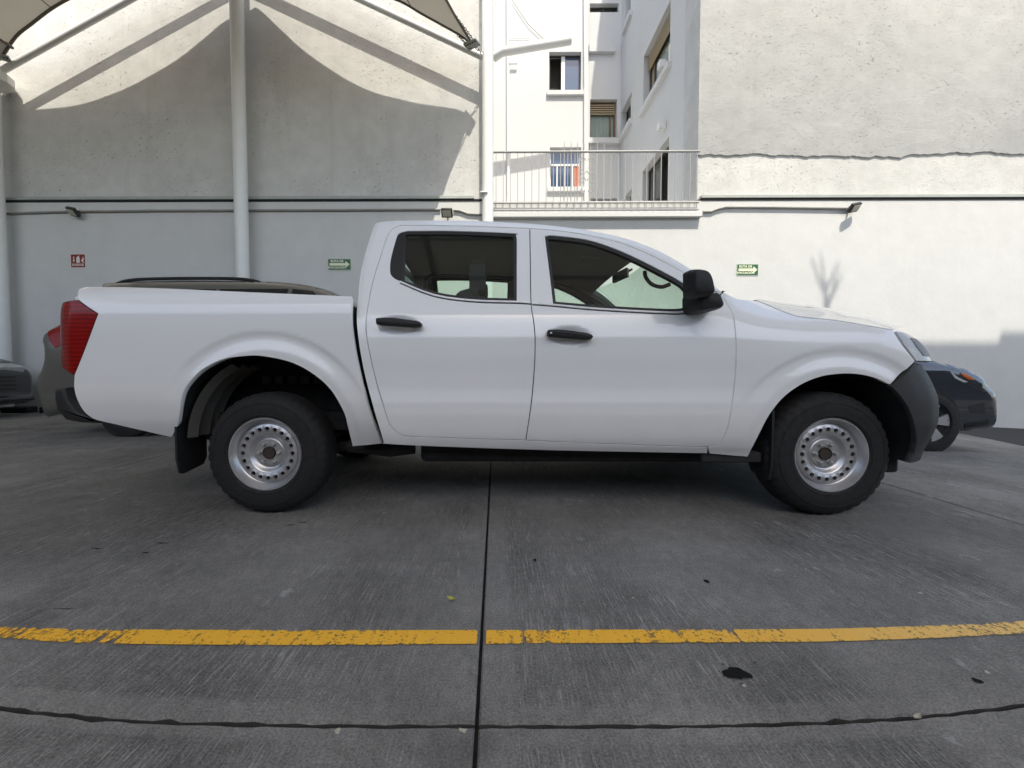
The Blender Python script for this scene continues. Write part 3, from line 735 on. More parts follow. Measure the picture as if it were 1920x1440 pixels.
ring = lambda r, z: [(pl.x+r*math.cos(2*math.pi*k/n), PY+r*math.sin(2*math.pi*k/n), z) for k in range(n)]
vs = ring(.12, pz-.12)+ring(.30, pz)+ring(.30, pz+.14)+ring(.2, pz+.24); fs = [tuple(range(n)), tuple(range(3*n, 4*n))]
for i in range(3):
    for k in range(n): fs.append((i*n+k, i*n+(k+1) % n, (i+1)*n+(k+1) % n, (i+1)*n+k))
m.add(vs, fs).build('post_cap', M['white_steel'], fr, angle=20)
MB().box((pr.x-.13, PY-.13, 4.0), (pr.x+.0, PY+.1, 4.02)).build('joint_plate', M['white_steel'], fr)
# membrane: its back edge is what throws the peaked shadow
tY, sX = 1.7, .2
shp = [(46, 212, 7.83), (85, 209, 7.69), (121, 206, 7.61), (154, 200, 7.55), (184, 191, 7.52), (240, 169, 7.50), (287, 144, 7.48), (335, 115, 7.48), (383, 77, 7.52), (422, 45, 7.60), (470, 24, 7.73), (484, 22, 7.75),
       (527, 62, 7.62), (575, 105, 7.54), (647, 153, 7.50), (700, 178, 7.50), (753, 192, 7.52), (789, 200, 7.57), (826, 205, 7.63), (859, 211, 7.68), (880, 223, 7.70)]
back = []
for (px, py, Y) in shp:
    q = aty(px, py, UY); back.append((q.x+sX*(UY-Y), Y, q.z+tY*(UY-Y)))
hem = simple('canopy_hem', (.17, .15, .13), .8); steel = simple('chain_steel', (.10, .095, .09), .5, metal=.6)
def chain(p, q, can, r=.035):
    p, q = Vector(p), Vector(q); n = max(3, int((q-p).length/(r*1.5))); mb = MB(); d = (q-p).normalized(); s1 = d.orthogonal().normalized(); s2 = d.cross(s1)
    for i in range(n):
        c = p.lerp(q, (i+.5)/n); a = s1 if i % 2 else s2
        mb.tube([c+d*(r*math.cos(t))*1.1+a*(r*.55*math.sin(t)) for t in [2*math.pi*k/10 for k in range(10)]], r*.2, 5, closed=True)
    return mb.build('chain', steel, can)
def corner_plate(c, d, can):
    c = Vector(c); d = Vector(d).normalized(); s = d.cross(Vector((0, 0, 1))).normalized(); MB().obox(c-d*.05+Vector((0, 0, -.01)), d*.09, s*.13, Vector((0, 0, .018))).build('corner_plate', M['grey_flash'], can, bevel=.01)
    for k in range(5):
        p = c-d*.10+s*(-.1+.05*k)+Vector((0, 0, -.036)); MB().obox(p, d*.012, s*.012, Vector((0, 0, .006))).build('bolt', steel, can)
def canopy(pts, sagR, sagL, label, yf, corners):
    E = crom(pts, 4); NU = len(E)-1; x0, x1 = E[0][0], E[-1][0]; rows = []; NV = 22
    for j in range(NV+1):
        v = j/NV; r = []
        for B in E:
            u = (B[0]-x0)/(x1-x0); q = 2*u-1
            F = Vector((x0+(x1-x0)*u, yf+.9*(1-q*q), 6.7+.5*(1-abs(q))))
            P = Vector(B).lerp(F, v); P.x -= (sagR if q > 0 else sagL)*4*v*(1-v)*q*abs(q)**1.5; P.z -= .9*v*(1-v)*(1-abs(q)); r.append(tuple(P))
        rows.append(r)
    can = empty('shade_canopy', (sum(p[0] for p in E)/len(E), 4, 6), label, 'canopy', 'fabric shade canopies')
    MB().grid(rows).build('membrane', M['membrane'], can, angle=60, fix=False)
    MB().tube(rows[0], .026, 8).build('edge_cable', hem, can); MB().tube([r[-1] for r in rows], .02, 8).build('edge_cable', hem, can); MB().tube([r[0] for r in rows], .02, 8).build('edge_cable', hem, can)
    for seam in (NU//6, NU//2, NU*5//6): MB().tube([(r[seam][0], r[seam][1], r[seam][2]-.004) for r in rows], .008, 5).build('seam', hem, can)
    Rc = Vector(E[-1]); Lc = Vector(E[0])
    if corners:
        chain(Rc, (pr.x-.08, PY-.05, hr.z+.02), can); chain(Lc, (pl.x+.1, PY-.1, pz+.26), can)
        corner_plate(Rc, (.5, .8, 0), can); corner_plate(Lc, (-.5, .8, 0), can)
        chain(Vector(E[-6])+Vector((0, .0, -.03)), Rc+Vector((-.06, .02, -.03)), can, r=.028)
        chain(Vector(rows[2][-1]), Rc+Vector((.06, -.02, 0)), can, r=.028)
canopy(back, .85, .3, 'beige tensioned fabric shade canopy hung by chains above the pickup bed', .6, True)
w_ = back[-1][0]-back[0][0]-.35
canopy([(x-w_, y, z) for x, y, z in back], .0, .6, 'second fabric shade canopy just beyond the left edge', .6, False)

# ================================================================== unseen, behind the camera (casts the shade, shows in the glass)
hb = aty(1790, 643, WY).z; DB = WY+9.0
yb_h = hb+tY*DB; xstep = aty(1874, 630, WY).x+sX*DB
zr_ = 12.0; ye = WY-(zr_-hb)/tY                     # edge of the added roof; its shadow ends on the wall
xstep = aty(1874, 630, WY).x+sX*(WY-ye)
roofm = NT('added_canopy_fabric'); _d = roofm.n('ShaderNodeBsdfDiffuse', {'Color': (.72, .70, .66, 1)}).outputs[0]; _t = roofm.n('ShaderNodeBsdfTranslucent', {'Color': (.72, .70, .66, 1)}).outputs[0]
roofm = roofm.done(roofm.n('ShaderNodeMixShader', {0: .24, 1: _d, 2: _t}).outputs[0])
rear = empty('added_shade_canopy', (0, -7.5, 0), 'unseen high white fabric roof on slim posts, added behind the camera to shade the yard', 'canopy')  # added roof: keeps sun off the yard, leaves the low sky open
MB().box((-14, -7.6, zr_), (xstep, ye, zr_+.01)).build('shade_sheet', roofm, rear, flat=True)
MB().box((xstep, -7.6, zr_+.012), (17, ye+.11, zr_+.022)).build('shade_sheet', roofm, rear, flat=True)
for k_ in range(9):  # beams added as lines for the glass to reflect
    xb_ = -13+k_*3.6; MB().box((xb_, -7.6, zr_-.28), (xb_+.16, ye-.05, zr_-.012)).build('beam', M['conduit'], rear, flat=True)
for k_ in range(4):
    yb_ = -7.4+k_*2.9; MB().box((-14, yb_, zr_-.50), (16.9, yb_+.14, zr_-.285)).build('beam', M['conduit'], rear, flat=True)
for px_ in (-12.5, -4, 6, 16):
    MB().tube([(px_, -7.5, 0), (px_, -7.5, zr_)], .09, 12).build('post', M['white_steel'], rear)
sw = empty('stone_wall', (0, -4.2, 0), 'dark volcanic stone wall with tile coping behind the camera, placed for its reflection', 'wall')
MB().box((-20, -4.6, -.2), (20, -4.2, 2.9)).build('wall_face', M['stone'], sw)  # unseen wall, set near and sized for a dark band in the paint
tm = simple('clay_tile', (.16, .09, .06), .8, var=.3)
tl = None
for k in range(90):
    x = -9.9+k*.22
    if tl is None: tl = MB().tube([(x, -4.85, 3.15), (x, -4.0, 2.95)], .1, 10).build('roof_tile', tm, sw); tx = x
    else: copy_part(tl, sw, dloc=(x-tx, 0, 0))
# bare shrub set on the edge of the added roof: its blurred shadow falls on the sunlit wall
q = aty(1545, 572, WY); base = Vector((q.x+sX*(WY-ye), ye, zr_+.01))
tr = empty('bare_shrub', tuple(base), 'bare branching stalk on the edge of the added roof, its shadow falling on the sunlit wall', 'shrub')
MB().tube([base, base+Vector((.03, 0, .7)), base+Vector((.0, 0, 1.1)), base+Vector((-.1, 0, 1.7))], [.02, .035, .026, .012], 8).build('stem', M['wframe_wood'], tr)
for (p0, d, l) in ((.75, (.5, 0, .7), .55), (.5, (.3, .2, .9), .7), (.9, (-.5, .1, .8), .6), (1.0, (.3, -.2, .9), .7)):
    p = base+Vector((.03, 0, p0)); d = Vector(d).normalized(); MB().tube([p, p+d*l*.5, p+d*l+Vector((0, 0, .1))], [.03, .026, .010], 6).build('branch', M['wframe_wood'], tr)

# ================================================================== panels of car bodies
def panel(name, loops, D, YS, mat, parent, step=.03, thick=.018, off=0.0):
    """sheet bounded by (x, z) loops lying on the surface Y = YS - D(x, z), with turned-in edges"""
    bm = bmesh.new(); E = []
    for L in loops:
        vs = [bm.verts.new((x, 0, z)) for x, z in L]
        E += [bm.edges.new((vs[i], vs[(i+1) % len(vs)])) for i in range(len(vs))]
    bmesh.ops.triangle_fill(bm, use_beauty=True, use_dissolve=False, edges=E)
    xs = [p[0] for p in loops[0]]; zs = [p[1] for p in loops[0]]
    for ax, lo, hi in ((0, min(xs), max(xs)), (2, min(zs), max(zs))):
        k = math.ceil(lo/step)
        while k*step < hi:
            co = [0, 0, 0]; no = [0, 0, 0]; co[ax] = k*step+.00013; no[ax] = 1
            bmesh.ops.bisect_plane(bm, geom=bm.verts[:]+bm.edges[:]+bm.faces[:], plane_co=co, plane_no=no, dist=1e-5); k += 1
    bm.verts.index_update(); V2 = [(v.co.x, v.co.z) for v in bm.verts]
    F = []
    for f in bm.faces:
        f.normal_update(); ids = [v.index for v in f.verts]; F.append(ids if f.normal.y < 0 else ids[::-1])
    B = [(e.verts[0].index, e.verts[1].index, e.link_faces[0].calc_center_median()) for e in bm.edges if len(e.link_faces) == 1]
    bm.free()
    o0 = wloc(parent); h = .0015; V = []; Nn = []
    for x, z in V2:
        d = D(x, z); dx = (D(x+h, z)-D(x-h, z))/(2*h); dz = (D(x, z+h)-D(x, z-h))/(2*h)
        n = Vector((-dx, -1, -dz)).normalized(); p = Vector((x, YS-d, z))+n*off
        V.append(p-o0); Nn.append(n)
    faces = list(F); norms = [[Nn[i] for i in f] for f in F]; nv = len(V); back = {}
    for a, b, c in B:
        for i in (a, b):
            if i not in back: back[i] = len(V); V.append(V[i]-Nn[i]*thick)
        ea = Vector((V2[a][0], 0, V2[a][1])); eb = Vector((V2[b][0], 0, V2[b][1])); t = (eb-ea)
        out = Vector((-t.z, 0, t.x))
        if out.dot(Vector((c.x, 0, c.z))-ea) > 0: out = -out
        if out.length < 1e-9: continue
        out.normalize(); q = [a, b, back[b], back[a]]
        fn = (V[q[1]]-V[q[0]]).cross(V[q[2]]-V[q[0]])
        if fn.dot(out) < 0: q = q[::-1]
        faces.append(q)
        norms.append([((out*.75+Nn[i]*.65) if i < nv else out).normalized() for i in q])
    me = bpy.data.meshes.new(name); me.from_pydata([tuple(v) for v in V], [], faces); me.shade_smooth()
    me.normals_split_custom_set([tuple(n) for f in norms for n in f])
    return link(name, me, mat, parent)

# ================================================================== pickup truck
YS = 2.31; YC = YS+.925
cabz = pchip([(.30, -.10), (.36, -.070), (.40, -.044), (.46, -.020), (.53, -.006), (.59, .001), (.635, .002), (.68, -.005), (.73, -.012), (.80, -.013), (.90, -.008), (.98, -.009), (1.05, -.018), (1.11, -.031), (1.155, -.048), (1.19, -.064), (1.25, -.088), (1.45, -.170), (1.60, -.238), (1.70, -.288), (1.80, -.345)])
fenz = pchip([(.30, -.10), (.36, -.07), (.44, -.04), (.54, -.02), (.68, -.004), (.80, 0), (.90, -.001), (.98, -.008), (1.04, -.026), (1.09, -.058), (1.13, -.10), (1.18, -.17), (1.24, -.26), (1.32, -.36)])
bedz = pchip([(.30, -.17), (.38, -.125), (.46, -.08), (.56, -.035), (.68, -.008), (.80, 0), (1.02, 0), (1.12, -.003), (1.17, -.009), (1.205, -.022), (1.24, -.042), (1.265, -.066), (1.30, -.12)])
plan_f = pchip([(2.0, 0), (2.13, .0), (2.23, .004), (2.33, .024), (2.41, .066), (2.48, .125), (2.55, .205), (2.62, .33), (2.69, .52), (2.74, .72), (2.78, .95)])
shift_f = pchip([(.5, 0), (.80, 0), (.86, .012), (.92, .04), (.98, .085), (1.03, .14), (1.08, .22), (1.2, .4)])
rcx, rcz = xz(497, 833, YS); fcx, fcz = xz(1572, 868, YS)
def flare(x, z, cx, cz, r1=.632):
    r = math.hypot(x-cx, z-cz)
    if r > r1+.02: return 0
    a = math.degrees(math.atan2(z-cz, x-cx)); w = sstep(14, 50, a)*(1-sstep(128, 160, a)) if a > 0 else 0
    g = (1-sstep(r1-.040, r1, r))
    return w*(-.012*g)+(.003+.013*w)*sstep(r1-.04, .49, r)-.006*sstep(.52, .47, r)
def dish(x, z, c, rx=.135, rz=.056):
    q = math.hypot((x-c[0])/rx, (z-c[1])/rz)
    return -.020*(1-sstep(.35, 1.0, q)) if q < 1 else 0
HA = xz(744, 608, YS+.02); HB = xz(1066, 630, YS+.02)
def D_cab(x, z):
    k = sstep(1.15, 1.75, x)
    b = cabz(z)*(1-k)+fenz(z)*k if z < 1.24 or k == 0 else cabz(z)
    return b+dish(x, z, HA)+dish(x, z, HB)+flare(x, z, fcx, fcz)
def D_front(x, z):
    k = sstep(1.15, 1.75, x)
    return cabz(z)*(1-k)+fenz(z)*k+flare(x, z, fcx, fcz)*(1-.6*sstep(2.12, 2.37, x))-plan_f(min(2.77, max(2.0, x+shift_f(z))))
def D_bed(x, z):
    t = max(0, -2.30-x); return bedz(z)+flare(x, z, rcx, rcz, .625)-4*t*t
bump_s = pchip([(.25, .08), (.36, .05), (.45, .018), (.56, 0), (.66, .002), (.74, .02), (.80, .045), (.87, .09)])
def D_bump(x, z):
    b = .028*sstep(.36, .55, z)*(1-sstep(.60, .84, z)); return .008+b*sstep(2.12, 2.37, x)+.012*(1-sstep(2.12, 2.32, x))-plan_f(min(2.77, max(2.0, x+bump_s(z))))
def conv(loop, D, Y0=YS):        # photo outline -> points on the body surface
    out = []
    for p in loop:
        if len(p) == 3: out.append((p[1], p[2])); continue
        Y = Y0
        for _ in range(14):
            x, z = xz(p[0], p[1], Y); Y = .5*Y+.5*(Y0-D(x, z))
        out.append(xz(p[0], p[1], Y))
    return out

truck = empty('pickup_truck', (.3, YC, 0), 'white double-cab pickup truck with black bumpers and plain steel wheels', 'pickup truck')
near = []                        # parts to repeat on the far side
def P_(name, loops, D, mat, gapw=.003, step=.03, thick=.018, off=0.0, parent=None, mirror=True):
    L = [offset_loop(conv(loops[0], D), gapw)]+[conv(h, D) for h in loops[1:]]
    o = panel(name, L, D, YS, mat, parent or truck, step, thick, off)
    if mirror and parent is None: near.append(o)
    return o
# outlines, in pixels of the photograph
rd_top = [(725, 445), (733, 432), (746, 424.5), (762, 422.5), (870, 424), (988, 428)]
rd_b = [(993.5, 428), (994.5, 500), (996, 570), (1001, 605), (1003.5, 640), (1002, 691), (996, 758), (986, 825.5)]
rd_bot = [(986, 825.5), (860, 821.5), (767, 818), (747, 812), (735, 802), (727, 788), (720, 765)]
rd_rear = [(720, 765), (707, 722), (695, 672), (687.5, 632), (686, 605), (689.5, 576), (699, 528), (715, 477), (725, 445)]
REAR = path(rd_top, [rd_top[-1], rd_b[0]], rd_b, rd_bot, rd_rear)
fd_top = [(993.5, 428), (1036, 431.5), (1095, 439.5), (1155, 453), (1194, 467), (1234, 485), (1281, 511), (1313, 528), (1341, 546)]
fd_front = [(1341, 546), (1357, 560), (1368, 577), (1376, 599), (1380, 643), (1379.5, 691), (1374, 746), (1366, 795), (1358, 818), (1348, 831), (1336, 836.5), (1313, 838)]
fd_bot = [(1313, 838), (1194, 834), (1075, 829.5), (986, 825.5)]
FRONT = path(fd_top, fd_front, fd_bot, rd_b[::-1])
w_r = path([(764, 432.5), (850, 432.5), (962, 437), (967.5, 441), (969, 447)], [(969, 447), (969, 564)], [(969, 564), (897, 562), (838, 556), (798, 546), (752, 528), (738, 521), (731.5, 511), (731, 495)], [(731, 495), (734, 478), (743, 446), (749, 437), (764, 432.5)])
w_f = path([(1024, 442.5), (1036, 441), (1095, 448), (1139, 460.5), (1186, 480), (1234, 504), (1276, 527), (1290, 540)], [(1290, 540), (1291, 581)], [(1291, 581), (1257, 584), (1170, 580), (1095, 575), (1037, 570)], [(1037, 570), (1030, 510), (1022, 446), (1024, 442.5)])
def inner(loop, g): return offset_loop(loop, g)
rdoor = P_('rear_door', [REAR, w_r], D_cab, M['paint'], .003, .016); fdoor = P_('front_door', [FRONT, w_f], D_cab, M['paint'], .003, .016)
rl = P_('door_lining', [REAR, w_r], D_cab, M['lining'], .03, .06, .01, -.045); fl_ = P_('door_lining', [FRONT, w_f], D_cab, M['lining'], .03, .06, .01, -.045)
P_('window_seal', [w_r, inner(w_r, 5.5)], D_cab, M['rubber'], -.004, .05, .02, -.006); P_('window_seal', [w_f, inner(w_f, 6)], D_cab, M['rubber'], -.004, .05, .02, -.006)
quarter = path([(745, 437), (758, 436), (754, 470), (752, 528)], [(752, 528), (738, 521), (732, 511), (732, 495)], [(732, 495), (735, 478), (745, 437)])
P_('quarter_trim', [quarter], D_cab, M['plastic'], 0, .05, .01, -.005)
P_('window_glass', [w_r], D_cab, M['glass'], .002, .06, .003, -.014); P_('window_glass', [w_f], D_cab, M['glass'], .002, .06, .003, -.014)
P_('glass_divider', [[(755, 437), (761, 437), (758, 530), (752, 527)]], D_cab, M['rubber'], 0, .05, .004, -.009)
# belt mouldings
def strip(name, pts, wpx, mat, off, D=D_cab):
    up = [(x, y-wpx/2) for x, y in pts]; dn = [(x, y+wpx/2) for x, y in pts][::-1]
    return P_(name, [path(up, dn)], D, mat, 0, .06, .006, off)
strip('belt_moulding', [(750, 528), (798, 548), (838, 558), (897, 564), (969, 566), (995, 567.5)], 2.6, M['chrome'], .004)
strip('belt_moulding', [(998, 568.5), (1037, 571.5), (1095, 577), (1170, 582), (1257, 586), (1290, 585)], 2.6, M['chrome'], .004)
strip('belt_seal', [(750, 531), (798, 551), (838, 561), (897, 567), (969, 569), (995, 570.5)], 2, M['rubber'], .0015)
strip('belt_seal', [(998, 571.5), (1037, 574.5), (1095, 580), (1170, 585), (1257, 589), (1290, 588)], 2, M['rubber'], .0015)
# cab side: rocker, rear pillar, roof rail and windscreen pillar in one pressing
roof_px = [(699, 427), (703, 420), (712, 416), (740, 413.2), (820, 412.6), (900, 413.5), (1000, 419), (1060, 425), (1110, 432.5), (1165, 444), (1210, 459), (1250, 477), (1300, 507), (1330, 528), (1352, 545)]
cab_rear = [(719, 830), (701, 770), (687, 718), (677, 672), (670, 625), (668, 590), (671, 556), (674, 520), (683.5, 477), (699, 427)]
CABSIDE = path(cab_rear, roof_px, [roof_px[-1], (1341, 546)], fd_top[::-1], [(993.5, 428), (988, 428)], rd_top[::-1], rd_rear[::-1], rd_bot[::-1], fd_bot[::-1], [(1313, 838), (1327, 838.5)], [(1327, 838.5), (1327, 850.5)], [(1327, 850.5), (1036, 845), (814, 837.5), (724, 833), (719, 830)])
_rail = None
def D_side(x, z):
    d0 = D_cab(x, z)
    if _rail is None or z < 1.1: return d0
    P = np.array([x, z]); tt = np.clip(((P-_rA)*_rD).sum(1)/_rL, 0, 1); d = float(np.sqrt((((_rA+_rD*tt[:, None])-P)**2).sum(1).min())); r = .045
    return d0-.012*(1-d/r)**2 if d < r else d0
_rail = conv(crom(cab_rear[4:]+roof_px[1:], 5), D_cab)
_rA = np.array(_rail[:-1]); _rD = np.array(_rail[1:])-_rA; _rL = np.maximum(1e-9, (_rD**2).sum(1))
rail_xz = conv(crom(roof_px, 5), D_cab)
cabside = P_('cab_side', [CABSIDE], D_side, M['paint'], .003, .015)
P_('pillar_lining', [CABSIDE], D_cab, M['headliner'], .014, .03, .008, -.085)
# black jamb ribbons behind the shut lines: shade of the gaps put into colour
def jamb(pts, w=8, off=-.022):
    up = []; dn = []
    for i, p in enumerate(pts):
        a = pts[max(0, i-1)]; b = pts[min(len(pts)-1, i+1)]; t = np.array([b[0]-a[0], b[1]-a[1]], float); t /= np.linalg.norm(t); n = np.array([-t[1], t[0]])*w/2
        up.append((p[0]+n[0], p[1]+n[1])); dn.append((p[0]-n[0], p[1]-n[1]))
    return P_('door_jamb', [path(crom(up, 3), crom(dn, 3)[::-1])], D_cab, M['black'], 0, .08, .003, off)
jamb(crom(rd_b, 3)); jamb(crom(rd_rear+rd_top[1:], 3)); jamb(crom(rd_bot[::-1], 3)); jamb(crom(fd_bot, 3)); jamb(crom(fd_front, 3)); jamb(crom(fd_top, 3))
P_('sill_flange', [[(723, 832), (1036, 844), (1330, 850), (1330, 857), (1036, 850), (723, 838)]], D_cab, M['sill'], 0, .06, .02, -.03)
# cargo bed side
arch_r = [(661, 837), (652, 800), (644, 772), (620, 731), (585, 700), (544, 679), (492, 668), (458, 668), (417, 674), (379, 693), (355, 717), (342, 741), (338, 770), (334, 795), (322, 820)]
BED = path([(147, 562), (145, 552), (147, 544), (153, 539.5), (165, 537.5)], [(165, 537.5), (217, 537.8), (320, 541), (458, 547), (660, 555.5)], [(660, 555.5), (659, 600), (665, 650), (675, 700), (690, 762), (716, 832)], [(716, 832), (661, 837)], arch_r,
           [(322, 820), (269, 808), (217, 796), (180, 787), (160, 774), (146, 752), (139, 728), (139.5, 703)], [(139.5, 703), (150, 678), (161, 650), (174, 615), (184, 588)], [(184, 588), (147, 562)])
bedside = P_('bed_side', [BED], D_bed, M['paint'], .0015, .016, .03)
# rear lamp wraps round the corner
zt_ = lambda py: xz(120, py, 2.37)[1]
lampL = [('w', -2.385, zt_(568)), ('w', -2.430, zt_(572)), ('w', -2.448, zt_(588)), ('w', -2.455, zt_(625)), ('w', -2.448, zt_(662)), ('w', -2.415, zt_(685))]
lamp = conv([(147, 563.5), (183, 588.5), (173, 615), (160, 650), (150, 677), (139.5, 702)], D_bed)+[(p[1], p[2]) for p in lampL[::-1]]
o = panel('tail_lamp', [offset_loop(lamp, .002)], D_bed, YS, M['red'], truck, .02, .03, .004); near.append(o)
lamp2 = [(sum(p[0] for p in lamp)/len(lamp)+(p[0]-sum(q[0] for q in lamp)/len(lamp))*.995, p[1]) for p in lamp]
o = panel('lamp_surround', [offset_loop(lamp, -.006)], D_bed, YS, M['rubber'], truck, .03, .03, -.004); near.append(o)
# front wing, lamp, bumper
hoodseam = [(1418, 563.5), (1430, 568), (1455, 579), (1484, 590), (1505, 595), (1567, 601), (1621, 610), (1675, 619.5)]
arch_f = [(1668, 722), (1640, 709), (1605, 702), (1570, 702), (1535, 708), (1500, 723), (1468, 747), (1442, 780), (1422, 818), (1402, 857)]
FEN = path([(1352, 545), (1383, 560), (1418, 563.5)], hoodseam, [(1675, 619.5), (1677, 624), (1693, 648), (1716, 677)], [(1716, 677), (1668, 722)], arch_f, [(1402, 857), (1330, 851)], [(1330, 851), (1327, 838.5)], [(1327, 838.5), (1336, 836.5), (1348, 831), (1358, 818), (1366, 795), (1374, 746), (1379.5, 691), (1380, 643), (1376, 599), (1368, 577), (1357, 560), (1341, 546)], [(1341, 546), (1352, 545)])
P_('front_wing', [FEN], D_front, M['paint'], .003, .016, .03)
hl_ = conv([(1677, 621), (1693, 646), (1717, 677)], D_front)
HL = hl_+[(2.49, hl_[-1][1]-.002), (2.55, .90), (2.50, .95), (2.43, .99), (2.35, 1.018), (2.28, 1.032)]
o = panel('headlamp', [offset_loop(HL, .002)], D_front, YS, M['clear'], truck, .02, .03, .003); near.append(o)
HLb = [(x*.6+.4*2.40, z*.6+.4*.94) for x, z in HL]
o = panel('lamp_reflector', [HLb], D_front, YS, simple('lamp_chrome', (.16, .16, .155), .45, spec=.3), truck, .03, .01, .006); near.append(o)
bt = conv([(1671, 722), (1719, 679)], D_front)
ba = conv([(1672, 724), (1690, 743), (1704, 764), (1713, 787), (1718, 810), (1719, 830), (1715, 850), (1706, 868)], D_bump)
zlow = ba[-1][1]
BP = [bt[0], bt[1], (2.37, .85), (2.49, .86), (2.61, .86), (2.61, .43), (2.55, .375), (2.45, zlow+.012), (2.35, zlow+.002)]+ba[::-1]
o = panel('front_bumper', [BP], D_bump, YS, M['plastic_grey'], truck, .02, .03, 0); near.append(o)
# front fascia between the corners
rows = []
for z in [.43, .5, .6, .7, .8, .86]:
    r = []
    for i in range(25):
        q = i/24; x = 2.605+.17*(1-(2*q-1)**2)**.8 if 0 < q < 1 else 2.605
        ins = -D_bump(2.605, z); r.append((x, YS+ins+(2*(YC-YS-ins))*q, z))
    rows.append(r)
MB().grid(rows).build('front_fascia', M['plastic_grey'], truck)
rows = []
for z, dx in ((.862, 0), (.90, -.01), (.96, -.03), (1.00, -.07), (1.03, -.12)):
    rows.append([(2.55+dx+.18*(1-(2*i/16-1)**2), YS+.36+(2*(YC-YS-.36))*i/16, z) for i in range(17)])
MB().grid(rows).build('grille', M['plastic'], truck)
MB().box((2.18, YS+.16, .225), (2.34, 2*YC-YS-.16, .36)).build('valance', M['under'], truck, bevel=.02)
# hood
seam3 = [(x, YS-D_front(x, z), z) for x, z in conv(crom(hoodseam, 3), D_front)]
cen_px = [(1418, 562), (1440, 563.5), (1477, 566.6), (1549, 574.6), (1603, 584.7), (1639, 594), (1664, 604.6), (1680, 613)]
cen = [aty(px, py, 2.95) for px, py in crom(cen_px, 6)]
def cen_at(u): 
    t = u*(len(cen)-1); i = min(int(t), len(cen)-2); return cen[i].lerp(cen[i+1], t-i)
rows = []
for j in range(33):
    v = j/32; q = 1-abs(2*v-1); r = []
    for i, sp in enumerate(seam3):
        c = cen_at(i/(len(seam3)-1)); e = 1-(1-q)**2.4; y = sp[1]+(2*(YC-sp[1]))*v
        r.append((sp[0]+(c.x-sp[0])*e, y, sp[2]+.004+(c.z-sp[2]-.004)*e))
    rows.append(r)
rows = [[(x, y+.006, z-.035) for x, y, z in rows[0]]]+rows+[[(x, y-.006, z-.035) for x, y, z in rows[-1]]]
MB().grid(rows).build('hood', M['paint'], truck, angle=50)
MB().box((1.35, YS+.30, .80), (1.75, 2*YC-YS-.30, 1.06)).build('bulkhead', M['under'], truck)
# roof, windscreen, back of the cab
iw = min(range(len(rail_xz)), key=lambda i: abs(rail_xz[i][0]-.86))
def dside3(x, z): return (x, YS-D_cab(x, z)+.020, z-.003)
top3 = [dside3(x, z) for x, z in rail_xz[2:iw+1]]; pil3 = [dside3(x, z) for x, z in rail_xz[iw:]]
def span(curve, crown, fwd, n=24, pw=2):
    rows = []
    for j in range(n+1):
        v = j/n; e = 1-abs(2*v-1)**pw; rows.append([(x+fwd*e, y+2*(YC-y)*v, z+crown*e) for x, y, z in curve])
    return rows
MB().grid(span(top3, .045, .03, pw=2.4)).build('roof', M['paint'], truck)
MB().grid([[(x, y, z-.045) for x, y, z in r] for r in span(top3, .03, .015)]).build('headliner', M['headliner'], truck)
MB().grid(span(pil3, .01, .17, pw=2.2)).build('windscreen', M['glass'], truck)
crear = conv(crom(cab_rear, 3), D_cab); back3 = [dside3(x, z) for x, z in crear if z > .5]
bg_ = [p for p in back3 if p[2] > 1.25]
MB().grid(span([p for p in back3 if p[2] <= 1.27], 0, -.0)).build('cab_back', M['paint'], truck)
MB().grid(span([p for p in bg_ if p[2] < 1.62], 0, -.02)).build('rear_window', M['glass'], truck)
MB().grid(span([p for p in bg_ if p[2] >= 1.59], 0, -.02)).build('cab_back', M['paint'], truck)
# bed interior, tailgate, rear bumper
bx0, bx1 = -2.38, -.85
MB().box((bx0, YS+.60, .76), (bx1, 2*YC-YS-.60, .79)).build('bed_floor', M['under'], truck)
MB().box((bx1-.03, YS+.25, .5), (bx1, 2*YC-YS-.25, 1.2)).build('bed_front', M['under'], truck)
MB().box((-2.43, YS+.14, .62), (-2.38, 2*YC-YS-.14, 1.25)).build('tailgate', M['paint'], truck, bevel=.015)
o = MB().box((bx0, YS+.135, .97), (bx1, YS+.16, 1.24)).build('bed_inner_wall', M['paint'], truck); near.append(o)
rb = [xz(px, py, 2.44) for px, py in [(116.5, 729), (137, 726), (142, 748), (160, 770), (200, 786), (196, 792), (166, 791), (137, 786), (121, 768), (116.5, 748)]]
MB().puff(rb, YS+.08, YC+.8, .02, 3).build('rear_bumper', M['plastic'], truck)
